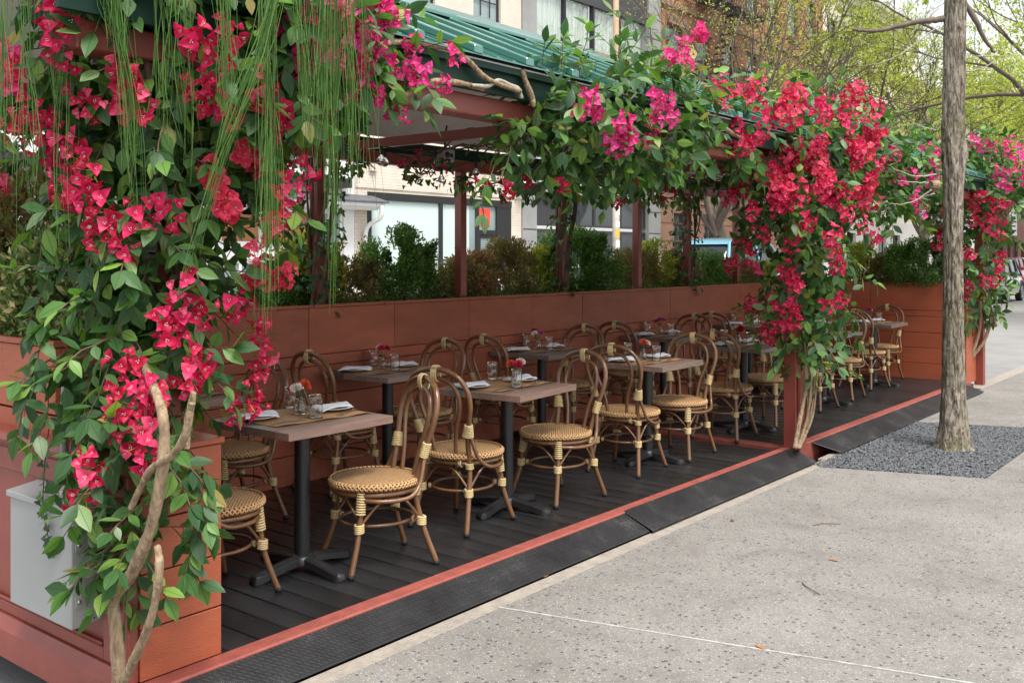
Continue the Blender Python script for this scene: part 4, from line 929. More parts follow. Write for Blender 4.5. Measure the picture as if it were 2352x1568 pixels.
def foliage(name, label, cat, blobs, clusters, leaf, nspr, fill, sprL=.24, nl=7, fsize=.043, droop=.5, group=None, top=300, seed=1, extra=()):
    random.seed(seed); t = thing(name, label, cat, group=group); lv = Leaves(); tw = MB(); wts = [r * r for c, r in blobs]
    def inside(p, me, k): return any((p - c).length < r * k for i, (c, r) in enumerate(blobs) if i != me)
    cnt = 0
    while cnt < nspr:
        i = random.choices(range(len(blobs)), wts)[0]; c, r = blobs[i]; u = rv().normalized(); p = c + u * r * random.uniform(.62, .95)
        if inside(p, i, .68): continue
        lv.sprig(p - u * .05, u * .55 + Vector((0, 0, -.15)) + rv(.42), u, sprL * random.uniform(.7, 1.2), max(3, int(nl * random.uniform(.7, 1.2))), leaf, tw, droop); cnt += 1
    for k in range(fill):
        i = random.choices(range(len(blobs)), wts)[0]; c, r = blobs[i]; u = rv().normalized(); p = c + u * r * random.uniform(.3, .85)
        lv.add(p, rv() + Vector((0, 0, -.4)), u + rv(.4), leaf * random.uniform(.8, 1.2))
    for p, d, o_, L, n in extra: lv.sprig(p, d, o_, L, n, leaf, tw, droop)
    for x, y, n, size, mat in clusters:
        p, nrm = hit(x, y, blobs); d = (p - CAMP).length; toc = (CAMP - p).normalized(); nrm = (nrm + toc * .5).normalized()
        cluster(t, p + nrm * .085, nrm, n, size, mat, fsize)
    lv.finish(t, LV['ficus'], top)
    obj('twigs', tw, 'twig', t); return t
def bl(x, y, d, rpx): return (CAMP + ray(x, y) * d, rpx / F_PX * d)
def blX(x, y, X, rpx): p = on_X(x, y, X); return (p, rpx / F_PX * (-p.x * SN + p.y * CS))
cr, pk, co = 'bract_crimson', 'bract_pink', 'bract_coral'

# near column
B1 = [bl(315, 1235, 3.42, 70), bl(345, 1150, 3.45, 85), bl(175, 960, 3.47, 55), bl(330, 1040, 3.48, 125), bl(175, 880, 3.5, 75), bl(315, 920, 3.55, 150), bl(320, 790, 3.6, 162), bl(340, 660, 3.62, 168), bl(230, 610, 3.58, 85),
      bl(350, 540, 3.65, 178), bl(370, 420, 3.65, 192), bl(560, 470, 3.6, 80), bl(370, 300, 3.68, 215), bl(150, 240, 3.6, 120), bl(400, 170, 3.7, 255), bl(420, 30, 3.75, 340), bl(430, -120, 3.8, 340), bl(640, 130, 3.75, 170), bl(540, 300, 3.7, 105)]
near_cl = [(170, 60), (175, 115), (150, 30), (450, 85), (480, 140), (445, 190), (515, 70), (470, 215), (60, 185), (95, 250), (50, 280), (110, 315), (165, 300), (25, 365), (205, 345), (225, 250), (300, 150), (310, 185), (230, 395), (190, 430), (260, 480), (225, 440), (330, 505), (385, 475), (300, 555), (250, 540),
           (620, 455), (650, 435), (610, 500), (585, 530), (405, 660), (440, 705), (380, 770), (425, 825), (405, 880), (370, 740), (540, 770), (550, 825), (525, 890), (535, 930), (480, 940), (300, 860), (340, 905), (285, 920), (330, 985), (335, 1045), (290, 1000), (240, 1060), (232, 1112), (500, 690), (500, 250), (580, 190), (600, 250), (640, 230), (300, 260), (330, 230)]
C1 = [(x, y, 8, .058, cr) for x, y in near_cl]
C1 += [(x, y, 8, .05, pk) for x, y in ((30, 180), (50, 205), (22, 225), (60, 160), (25, 350))]
C1 += [(x, y, 8, .046, co) for x, y in ((530, 345), (545, 385), (515, 425), (535, 470), (578, 585), (565, 625), (605, 640))]
ex1 = []
for x, y in ((75, 930), (110, 960), (70, 880), (225, 1190), (470, 1120), (480, 1190), (450, 1230), (420, 1260), (260, 1250), (290, 1300), (110, 700), (100, 780), (110, 560)):
    p = CAMP + ray(x, y) * 3.42; ex1.append((p + Vector((0, 0, .08)), Vector((random.uniform(-.4, .4), -.2, -.9)), Vector((.35, -.75, .3)), .2, 7))
near_col = foliage('bougainvillea_column', 'tall near column of green leaves and crimson bougainvillea over the orange planter corner', 'flowering vine', B1, C1, .094, 720, 2600, seed=11, extra=ex1)
def px_path(pts, Y=None, X=None, d=None):
    out = []
    for q in pts:
        x, y = q[:2]; k = q[2] if len(q) > 2 else 0
        if Y is not None: p = on_Y(x, y, Y + k)
        elif X is not None: p = on_X(x, y, X + k)
        else: p = CAMP + ray(x, y) * (d + k)
        out.append(p)
    return out
def vine(parent, pts, radii, name='vine_stem', mat='bark_vine', n=10):
    p = smooth_path(pts, 16); m = len(p); rs = lerp_list(radii, m); ph = random.uniform(0, 9)
    rs = [r * (1 + .07 * math.sin(i * .17 + ph) + .05 * math.sin(i * .37 + 2 * ph)) for i, r in enumerate(rs)]
    return obj(name, MB().tube([q + rv(.0004) for q in p], rs, n + 4, wob=.055), mat, parent, True)
base1 = on_Y(268, 1600, 1.75)
vine(near_col, px_path([(268, 1598), (272, 1540), (266, 1440), (264, 1372), (305, 1312), (345, 1215), (368, 1110), (378, 1010), (368, 930, .01), (335, 850, .08), (310, 790, .18)], Y=1.755), [.026, .023, .0205, .0205, .020, .0195, .019, .0185, .016, .013, .01])
vine(near_col, px_path([(285, 1560), (305, 1520), (340, 1440), (360, 1360), (366, 1300), (362, 1255, .02)], Y=1.75), [.018, .015, .0135, .0135, .013, .012])
vine(near_col, px_path([(300, 1168), (325, 1115), (350, 1075), (395, 1045), (425, 1000), (435, 950), (440, 925)], Y=1.74), [.010, .011, .012, .0125, .0125, .012, .011])
vine(near_col, px_path([(428, 1030), (430, 985), (436, 950), (445, 900)], Y=1.77), [.011, .012, .012, .01])
vine(near_col, px_path([(300, -20), (315, 60), (335, 130), (345, 200)], d=3.4), [.016, .014, .012, .01], mat='twig')
vine(near_col, px_path([(60, -10), (100, 15), (160, 40)], d=3.3), [.014, .012, .01], mat='twig')

# garland arm running from the column along the roof edge
B2 = [blX(720, 60, -3.0, 120), blX(800, 90, -3.0, 105), blX(830, 10, -3.05, 90), blX(885, 150, -3.0, 58), blX(960, 172, -3.0, 34)]
C2 = [(x, y, 9, .05, pk) for x, y in ((705, 130), (720, 60), (765, 30), (835, 20), (760, 110), (790, 140), (850, 90), (880, 140), (835, 180), (900, 215), (870, 190), (955, 145), (985, 185), (1003, 150), (930, 160), (800, 60), (700, 25))]
C2 += [(x, y, 9, .05, pk) for x, y in ((650, 60), (680, 100), (740, 100), (810, 110), (870, 60), (855, 30), (780, 70), (820, 145), (790, 180), (660, 20))]
C2 += [(x, y, 6, .04, cr) for x, y in ((740, 200), (735, 262), (690, 310), (745, 235), (770, 20))]
arm = foliage('bougainvillea_garland', 'pink bougainvillea garland reaching along the green roof edge from the near column', 'flowering vine', B2, C2, .098, 75, 150, seed=12, fsize=.042)
vine(arm, px_path([(860, 105), (905, 98), (950, 96), (990, 104), (1035, 112), (1075, 140), (1110, 175), (1150, 195), (1195, 210)], X=-2.96), [.013, .014, .014, .014, .013, .013, .012, .012, .011], 'vine_branch')
vine(arm, px_path([(925, 222), (955, 205), (1000, 188), (1050, 190), (1085, 198), (1110, 206)], X=-2.99), [.014, .014, .015, .014, .012, .01], 'vine_branch')
vine(arm, px_path([(1085, 196), (1120, 198), (1145, 185), (1170, 196), (1190, 205), (1198, 225)], X=-2.97), [.009, .010, .010, .011, .011, .010], 'vine_branch', 'pale_twig')
vine(arm, px_path([(1197, 160), (1206, 185), (1222, 225), (1225, 245)], X=-2.97), [.016, .015, .014, .012], 'vine_branch')

# middle garland on the beam
B3 = [blX(1190, 305, -3.05, 50), blX(1265, 275, -3.05, 100), blX(1360, 260, -3.05, 135), blX(1470, 250, -3.05, 130), blX(1560, 240, -3.05, 85), blX(1430, 150, -3.05, 50), blX(1310, 350, -3.1, 65), blX(1425, 350, -3.1, 75), blX(1530, 310, -3.05, 75), blX(1290, 190, -3.05, 50)]
C3 = [(x, y, 8, .05, pk) for x, y in ((1335, 235), (1365, 255), (1418, 278), (1410, 330), (1395, 310), (1425, 300), (1520, 235), (1500, 275), (1490, 312), (1530, 265), (1547, 140), (1528, 152), (1575, 115), (1590, 100), (1560, 160), (1320, 255), (1480, 240))]
C3 += [(x, y, 5, .04, cr) for x, y in ((1240, 392), (1300, 402), (1420, 430), (1130, 385), (1175, 400))]
ex3 = []
for x, y, dx, dz in ((1435, 150, .05, .9), (1425, 190, .0, .9), (1290, 190, .0, .8), (1250, 200, -.1, .8), (1330, 170, .1, .7), (1500, 170, .2, .8), (1590, 210, .5, .5), (1550, 190, .3, .8), (1135, 385, -.3, -.6), (1440, 110, .0, 1), (1600, 260, .6, -.2)):
    p = on_X(x, y, -3.02); ex3.append((p, Vector((dx * .6, dx, dz)), Vector((.75, -.4, .4)), .24, 8))
foliage('bougainvillea_garland', 'leafy middle garland with pink flowers spilling over the roof beam', 'flowering vine', B3, C3, .098, 260, 520, seed=13, extra=ex3, fsize=.044)

# column around the middle post
B4 = [blX(1690, 300, -3.1, 75), blX(1770, 280, -3.1, 95), blX(1850, 285, -3.1, 105), blX(1930, 300, -3.05, 90), blX(1960, 365, -3.05, 95), blX(1850, 385, -3.1, 135), blX(1920, 440, -3.05, 95), blX(1790, 450, -3.1, 95), blX(1835, 530, -3.1, 128), blX(1845, 620, -3.1, 122), blX(1855, 700, -3.1, 108), blX(1850, 770, -3.05, 66), blX(1868, 835, -3.02, 34)]
random.seed(4)
C4 = []
for k in range(72):
    x, y = random.uniform(1640, 2000), random.uniform(205, 470)
    if y > 340 and x < 1760: x += 150
    C4.append((x, y, 9, .08, cr if random.random() < .8 else co))
for x, y in ((1690, 290), (1660, 310), (1700, 450), (1725, 430), (1740, 480), (1760, 520), (1715, 590), (1700, 610), (1845, 500), (1830, 510), (1820, 560), (1810, 620), (1830, 650), (1900, 540), (1930, 500), (1960, 480), (1980, 540), (1960, 520), (1905, 570), (1910, 600), (1890, 690), (1915, 680), (1830, 700), (1815, 690), (1790, 680), (1745, 700), (1800, 740), (1830, 745), (1770, 750), (1790, 770), (1820, 640), (1750, 690), (1730, 560), (1745, 600)):
    C4.append((x, y, 8, .065, cr))
col2 = foliage('bougainvillea_column', 'dense crimson bougainvillea column hanging round the middle red post', 'flowering vine', B4, C4, .108, 430, 1100, seed=14, fsize=.05, sprL=.26)
for k in range(7):
    x0 = 1826 + random.uniform(-4, 12); vine(col2, px_path([(x0, 1030), (x0 + 12 + 3 * k, 960), (1850 + 4 * k, 890), (1850 + 5 * k, 820), (1845 + 6 * k, 760)], X=-3.02 - .03 * (k % 3)), [.011 if k else .017, .010 if k else .017, .009 if k else .015, .008, .007])
vine(col2, px_path([(1800, 1000), (1805, 930), (1815, 860), (1822, 800)], X=-3.25), [.009, .008, .008, .007])
vine(col2, px_path([(1590, 350), (1615, 335), (1640, 330), (1680, 340)], X=-3.05), [.018, .020, .018, .014], 'vine_branch')
vine(col2, px_path([(1640, 200), (1634, 230), (1640, 260), (1665, 295), (1700, 318)], X=-2.98), [.022, .020, .017, .017, .015], 'vine_branch')

# garland and column at the far end
B5 = [blX(2000, 360, -3.05, 55), blX(2050, 390, -3.05, 70), blX(2100, 380, -3.05, 75), blX(2080, 440, -3.05, 60), blX(2150, 370, -3.05, 70), blX(2030, 450, -3.05, 50)]
C5 = [(x, y, 7, .075, pk) for x, y in ((2040, 350), (2060, 370), (2080, 400), (2060, 420), (2090, 440), (2110, 470), (2080, 460), (2120, 410), (2010, 330), (2140, 380), (2130, 350), (2050, 390))]
foliage('bougainvillea_garland', 'bright pink bougainvillea garland left of the tree trunk at the far roof end', 'flowering vine', B5, C5, .11, 130, 160, seed=15, fsize=.054)
pb = Vector((-3.1, 13.1, 0)); d3 = -pb.x * SN + pb.y * CS
B6 = [bl(2150, 340, d3, 65), bl(2215, 365, d3, 85), bl(2285, 400, d3, 75), bl(2330, 410, d3, 50), bl(2245, 450, d3, 85), bl(2180, 470, d3, 60), bl(2245, 540, d3, 70), bl(2240, 620, d3, 66), bl(2240, 690, d3, 52), bl(2235, 735, d3, 32), bl(2175, 560, d3, 45)]
C6 = [(x, y, 7, .08, pk) for x, y in ((2270, 340), (2300, 350), (2330, 380), (2310, 400), (2340, 410), (2280, 390), (2300, 430), (2320, 340), (2250, 340), (2190, 350), (2340, 360), (2230, 330), (2170, 330))]
C6 += [(x, y, 7, .075, cr) for x, y in ((2255, 450), (2280, 460), (2240, 470), (2270, 490), (2290, 500), (2260, 520), (2285, 540), (2300, 470), (2235, 500), (2175, 480), (2165, 520), (2220, 570), (2230, 590), (2225, 650), (2260, 640), (2280, 640), (2285, 610), (2290, 580), (2210, 610), (2220, 680), (2230, 450), (2160, 560))]
col3 = foliage('bougainvillea_column', 'crimson and pink bougainvillea column behind the tree trunk at the far deck end', 'flowering vine', B6, C6, .12, 260, 420, seed=16, fsize=.058, sprL=.3)
for pts in ([(2218, 860), (2222, 800), (2212, 745), (2200, 700)], [(2214, 850), (2240, 790), (2252, 740), (2250, 690)], [(2225, 830), (2262, 780), (2276, 720), (2262, 670), (2240, 650)], [(2270, 700), (2280, 725), (2286, 750)]):
    vine(col3, px_path(pts, d=d3), [.026, .022, .020, .018][:len(pts)] if len(pts) != 5 else [.022, .02, .02, .02, .018])

# hanging grass
def grass(x, ytip, n, spread, d, label, lean=0.0, x0=None):
    mb = MB(); rn = []
    top = CAMP + ray(x if x0 is None else x0, -170) * d; tip = CAMP + ray(x + lean, ytip) * d
    for k in range(int(n * .62)):
        a = top + rv(.018); f = random.uniform(.72, 1.03); e = top.lerp(tip, f) + Vector((random.gauss(0, spread), random.gauss(0, spread), 0)) * f
        m1 = a.lerp(e, .35) * 1.0 + rv(.009); m2 = a.lerp(e, .7) + rv(.013)
        m1.x += (a.x - e.x) * .12; m1.y += (a.y - e.y) * .12
        pts = smooth_path([a, m1, m2, e], 3); nb = len(mb.v); mb.tube(pts, lerp_list([.0013, .0013, .0011, .0005], len(pts)), 3, caps=False); rn += [random.random()] * (len(mb.v) - nb)
    o = obj('hanging_grass', mb, 'grass_blade', None, True); at = o.data.attributes.new('rnd', 'FLOAT', 'POINT'); at.data.foreach_set('value', rn)
    tag(o, label, 'grass', 'hanging grass tufts on the near arch')
random.seed(21)
for i, (x, yt, n, sp, d, ln, x0, lab) in enumerate([
    (8, 470, 34, .02, 3.15, 0, None, 'long green grass tuft hanging at the left picture edge'),
    (60, 560, 22, .03, 3.2, 6, None, 'sparse grass strands hanging second from the left edge'),
    (130, 320, 34, .014, 3.2, 2, None, 'short grass tuft hanging beside the leftmost red flowers'),
    (150, 640, 16, .03, 3.25, 10, None, 'thin long grass strands over the left side leaves'),
    (255, 125, 60, .028, 3.15, 10, 235, 'short thick grass fan at the top left of the arch'),
    (270, 460, 70, .016, 3.15, 36, 262, 'dense grass tuft hanging down the left middle of the column'),
    (370, 330, 30, .026, 3.2, 14, None, 'loose grass tuft hanging left of the top red flowers'),
    (420, 420, 22, .03, 3.2, 20, None, 'thin grass tuft hanging in front of the dark column centre'),
    (510, 345, 44, .014, 3.15, 20, None, 'grass tuft hanging over the top centre flower cluster'),
    (600, 640, 40, .012, 3.1, -170, 660, 'grass tuft slanting down to the left across the column'),
    (625, 745, 62, .026, 3.2, -8, 612, 'longest thick grass tuft hanging right of the coral flowers'),
    (690, 400, 40, .016, 3.2, 18, None, 'grass tuft hanging left of the pink roof-edge flowers'),
    (738, 430, 44, .018, 3.2, -6, None, 'grass tuft hanging before the pink roof-edge flowers'),
    (768, 720, 46, .018, 3.25, -6, None, 'long grass tuft reaching down to the planter wall'),
    (800, 470, 40, .02, 3.25, 8, None, 'rightmost thick grass tuft below the roof edge'),
    (830, 500, 14, .03, 3.3, 30, None, 'few grass strands hanging furthest right under the roof')]):
    grass(x, yt, n, sp, d, lab, ln, x0)

# ivy strand over the electrical box
random.seed(31)
t = thing('ivy_strand', 'light green ivy strand hanging in front of the grey electrical box', 'ivy'); lv = Leaves(); tw = MB()
path = smooth_path(px_path([(112, 985), (104, 1050), (100, 1110), (98, 1170), (110, 1230), (113, 1280)], Y=1.715), 5); tw.tube(path, .0022, 5)
for q in path[2::2]:
    for sg in (-1, 1): lv.add(q, Vector((sg * .8, -.2, -.3)) + rv(.25), Vector((.1, -1, .4)) + rv(.3), random.uniform(.028, .042))
lv.finish(t, LV['ivy']); obj('stem', tw, 'twig', t, True)
def ivy_post(y, label, zb=1.12, zt=2.2, n=130, rad=.10, px=-5.385, nv=9, seed=1):
    random.seed(seed); t = thing('ivy', label, 'ivy', group='ivy on the rear posts'); lv = Leaves(); st = MB()
    for k in range(nv):
        a0 = random.uniform(0, 6.3); pts = [(px + .06 * math.cos(a0 + z * random.uniform(1.2, 1.7)) + .02 + random.uniform(0, .05) * (z > .7), y + .07 * math.sin(a0 + z * 2) + .08 * max(0, z - .6) * math.cos(a0), zb + (zt - zb) * z) for z in (0, .25, .5, .75, 1)]
        st.tube(smooth_path(pts, 4), random.uniform(.006, .013), 6)
    obj('vine_stem', st, 'twig', t, True)
    for k in range(n):
        a = random.uniform(0, 6.3); z = zb + (zt - zb) * random.random() ** 1.1; u = Vector((math.cos(a), math.sin(a), 0)); p = Vector((px, y, z)) + u * rad * random.uniform(.6, 1.5)
        lv.add(p, u * .4 + Vector((0, 0, -.8)) + rv(.3), u + Vector((0, 0, .3)) + rv(.3), random.uniform(.045, .075))
    lv.finish(t, LV['ivy'], 40)
ivy_post(4.545, 'ivy and twisted vines round the nearest rear post, behind the hanging grass', seed=2, n=200, rad=.13)
ivy_post(7.46, 'thick twisted vine trunk with ivy round the rear post behind the big boxwood', seed=3, n=150, rad=.11, nv=16)
ivy_post(9.87, 'ivy climbing the fourth rear post in front of the barred brownstone window', seed=4, n=190, rad=.14)
# vines along the roof beams inside
def ceiling_vine(label, path, n, clusters, seed, leafk='ivy', sz=.05, spread=.09):
    random.seed(seed); t = thing('ceiling_vine', label, 'vine'); lv = Leaves(); st = MB(); P = smooth_path(path, 8)
    for k in range(3): st.tube([q + rv(.02) for q in P], .005, 5)
    obj('vine_stem', st, 'twig', t, True)
    for k in range(n):
        q = random.choice(P); u = rv().normalized(); lv.add(q + u * spread * random.random() + Vector((0, 0, -.04)), u * .5 + Vector((0, 0, -.7)) + rv(.3), u + rv(.3), random.uniform(.7, 1.2) * sz)
    for k in range(clusters):
        q = random.choice(P) + rv(spread * .6); cluster(t, q, ((CAMP - q).normalized() + rv(.3)).normalized(), 5, .035, cr, .03)
    lv.finish(t, LV[leafk], 80)
ceiling_vine('ivy and small red flowers trailing on the beams left of the floodlight', [(-3.4, 3.0, 2.18), (-4.0, 3.5, 2.16), (-4.6, 4.2, 2.15), (-5.2, 4.6, 2.12)], 90, 7, 41)
ceiling_vine('ivy trailing along the tie beam behind the roof edge branch', [(-3.5, 4.4, 2.17), (-4.2, 4.5, 2.16), (-4.9, 4.9, 2.15), (-5.25, 5.6, 2.16)], 80, 6, 42)
ceiling_vine('dark leafy vine with crimson flowers massed under the roof behind the middle garland', [(-5.2, 7.0, 2.2), (-4.7, 7.3, 2.2), (-4.1, 7.4, 2.18), (-3.5, 7.4, 2.17), (-3.3, 6.9, 2.2)], 420, 24, 43, 'ficus', .085, .2)
ceiling_vine('leafy vine with a few flowers along the rear beam between the posts', [(-5.3, 5.9, 2.15), (-5.3, 6.6, 2.13), (-5.3, 7.4, 2.15), (-5.3, 8.6, 2.15), (-5.3, 9.9, 2.14)], 300, 14, 44, 'ficus', .08, .13)

flower_rest()
# ------------------------------------------------------------------ string lights and floodlight
def string_lights(label, pts, bulbs):
    t = thing('string_lights', label, 'string lights'); P = smooth_path(pts, 10); obj('cord', MB().tube(P, .0035, 6), 'cord_black', t, True)
    for b in bulbs:
        b = Vector(b); q = min(P, key=lambda p: (p - b).length); c = Vector((q.x, q.y, q.z))
        s = obj('socket', MB().lathe([(0, 0), (.009, 0), (.012, -.01), (.012, -.045), (.010, -.05), (0, -.05)], 12, c=c), 'cord_black', t, 'auto')
        g = obj('bulb', MB().lathe([(.009, -.048), (.013, -.056), (.0235, -.07), (.027, -.086), (.0235, -.103), (.012, -.112), (0, -.114)], 18, c=c), 'bulb_glass', t, True)
        obj('filament', MB().tube([c + Vector((-.006, 0, -.058)), c + Vector((-.009, 0, -.085)), c + Vector((0, .003, -.092)), c + Vector((.009, 0, -.085)), c + Vector((.006, 0, -.058))], .0011, 4), 'steel', g)
string_lights('black cord of clear globe bulbs sagging along the rear posts', [on_X(700, 330, -5.05), on_X(868, 343, -5.05), on_X(1014, 386, -5.05), on_X(1093, 372, -5.05), on_X(1185, 390, -5.05), on_X(1268, 397, -5.05), on_X(1420, 407, -5.05), on_X(1560, 410, -5.05), on_X(1700, 430, -5.05)],
              [on_X(x, y, -5.05) for x, y in ((880, 350), (1014, 390), (1093, 375), (1168, 390), (1218, 395), (1268, 400), (1420, 410), (1560, 415))])
string_lights('black cord of clear globe bulbs hung near the roof centre', [on_X(860, 335, -4.2), on_X(1000, 345, -4.2), (-4.2, 4.75, 2.33), on_X(1106, 297, -4.2), on_X(1141, 306, -4.2), on_X(1250, 330, -4.2)], [on_X(x, y, -4.2) for x, y in ((1001, 345), (1106, 298), (1141, 306), (880, 338))])
t = thing('floodlight', 'small grey box floodlight fixed under the roof beside red flowers', 'light')
c = on_X(1022, 358, -4.3)
obj('housing', MB().box(c.x - .04, c.x + .04, c.y - .055, c.y + .055, c.z - .04, c.z + .04), 'box_grey', t, bevel=.006)
obj('lens', MB().lathe([(0, .006), (.02, .006), (.024, 0)], 14).lathe([(0, .004), (.012, .004), (.014, 0)], 12, c=(.0, .04, 0)), 'black_frame', t, True).matrix_local = Matrix.Translation((c.x + .041, c.y - .02, c.z)) @ Matrix.Rotation(PI / 2, 4, 'Y')
obj('bracket', MB().tube([(c.x, c.y, c.z + .04), (c.x, c.y, c.z + .12), (c.x - .03, c.y + .05, c.z + .2)], .006, 6), 'iron', t, True)

# ------------------------------------------------------------------ shrubs in the planters
def shrub(pos, h, w, kind, n, label, seed, leaf=.026, stems=9, taper=.0):
    n = int(n * 3.6); leaf *= 1.2; w *= 1.3; random.seed(seed); t = thing('shrub', label, 'shrub', pos); lv = Leaves(); st = MB()
    tips = []
    for k in range(stems):
        a = random.uniform(0, 6.3); r = random.uniform(.15, .8) * w; e = Vector((math.cos(a) * r, math.sin(a) * r, h * random.uniform(.55, .95)))
        pts = smooth_path([(math.cos(a) * .03, math.sin(a) * .03, -.02), e * .45 + rv(.015), e], 3); st.tube(pts, lerp_list([.006, .002], len(pts)), 4, caps=False); tips.append(e)
    nb = 34; bl_ = []
    for k in range(nb):
        u = rv().normalized(); q = Vector((u.x * w * .7, u.y * w * .8, h * .50 + u.z * h * .45)); bl_.append((q, random.uniform(.2, .36) * w))
    for k in range(n):
        if random.random() < .8:
            c, r = random.choice(bl_); u = rv().normalized(); p = c + u * r * random.uniform(.5, 1.05)
        else: c = random.choice(tips); u = rv().normalized(); p = c * random.uniform(.75, 1.08) + u * .03
        p.z = max(p.z, .02)
        out = Vector((p.x, p.y, (p.z - h * .5) * .8)).normalized()
        lv.add(p, out * .5 + Vector((0, 0, .45)) + rv(.45), out + rv(.5), leaf * random.uniform(.7, 1.3))
    lv.finish(t, LV[kind], 0); obj('stems', st, 'twig', t); return t
PX = -5.66
def sh(x, ytop, w, kind, n, label, **k):
    p = on_X(x, 640, PX); p.z = 1.13; top = on_X(x, ytop, PX).z; shrub(p, max(.15, (top - 1.13) * .86), w, kind, n, label, int(x), **k)
sh(632, 600, .20, 'box', 2200, 'small dark boxwood bush behind the hanging grass and coral flowers')
sh(700, 520, .24, 'nandina', 1100, 'airy yellow-green nandina bush behind the long grass tuft', leaf=.034)
sh(800, 575, .22, 'bronze', 1700, 'bronze-brown twiggy bush left of the tall boxwood')
sh(915, 508, .27, 'box', 4200, 'tall upright boxwood in front of the frosted shop window')
sh(1020, 595, .22, 'bronze', 1700, 'low brownish green bush right of the tall boxwood')
sh(1085, 570, .22, 'pieris', 1700, 'bush with red-tinged young leaves by the second rear post', leaf=.03)
sh(1165, 535, .24, 'bronze', 1900, 'green-brown bush with upright shoots before the shop door')
sh(1235, 560, .22, 'nandina', 1300, 'yellow-green bush left of the widest boxwood', leaf=.03)
sh(1325, 522, .38, 'box', 6500, 'widest dark boxwood below the twisted vine trunk')
sh(1455, 560, .26, 'bronze', 1800, 'bronze-green bush right of the widest boxwood')
sh(1500, 540, .22, 'nandina', 1100, 'bush with yellow and orange leaf tips beside the third rear post', leaf=.032)
sh(1545, 568, .28, 'bronze', 1900, 'reddish brown bush below the ivy-clad post')
sh(1610, 570, .30, 'box', 2600, 'dark boxwood left of the blue car roof')
sh(1680, 588, .32, 'bronze', 2200, 'olive bush in front of the blue car')
sh(1740, 600, .26, 'nandina', 1200, 'pale green bush beside the crimson flower column', leaf=.03)
def she(x, ytop, w, kind, n, label, **k):
    p = on_Y(x, 640, 12.97); p.z = 1.13; top = on_Y(x, ytop, 12.97).z; shrub(p, max(.15, (top - 1.13) * .86), w, kind, n, label, int(x), **k)
she(1978, 552, .24, 'nandina', 1300, 'yellow-green bush on the end planter right of the crimson column', leaf=.036)
she(2038, 572, .24, 'bronze', 1900, 'round brown bush in the middle of the end planter')
she(2112, 545, .38, 'box', 5200, 'big dark boxwood on the end planter left of the tree trunk')
for k, (X, h, w, kind, lab) in enumerate(((-4.05, .5, .24, 'variegated', 'cream-edged shrub on the near planter beside the flower column'), (-4.5, .75, .3, 'bronze', 'bronze shrub at the left picture edge on the near planter'), (-5.0, .6, .3, 'box', 'boxwood on the near planter at the left picture edge'))):
    shrub((X, 2.1, 1.13), h, w, kind, 1900, lab, 60 + k, leaf=.032)
def ground_cover():
    random.seed(5); lv = Leaves()
    for k in range(7000):
        y = random.uniform(2.6, 12.7); x = random.uniform(-5.9, -5.25); h = .05 + .05 * noise.noise(Vector((x * 5, y * 2.2, 0))); p = Vector((x, y, 1.15 + random.random() * max(.03, h) + .02))
        lv.add(p, rv() + Vector((.3, 0, .2)), Vector((0, 0, 1)) + rv(.5), random.uniform(.018, .032))
    for k in range(1500):
        p = Vector((random.uniform(-5.2, -3.25), random.uniform(12.77, 13.1), 1.15 + random.random() * .09)); lv.add(p, rv(), Vector((0, 0, 1)) + rv(.5), random.uniform(.02, .034))
    for k in range(1200):
        p = Vector((random.uniform(-5.6, -3.8), random.uniform(1.88, 2.3), 1.15 + random.random() * .1)); lv.add(p, rv(), Vector((0, 0, 1)) + rv(.5), random.uniform(.02, .034))
    t = thing('ground_cover', 'low dark green creeping plants along the planter tops', 'ground cover'); t['kind'] = 'stuff'; lv.finish(t, LV['box'], 0, 'creeper_leaves')
ground_cover()

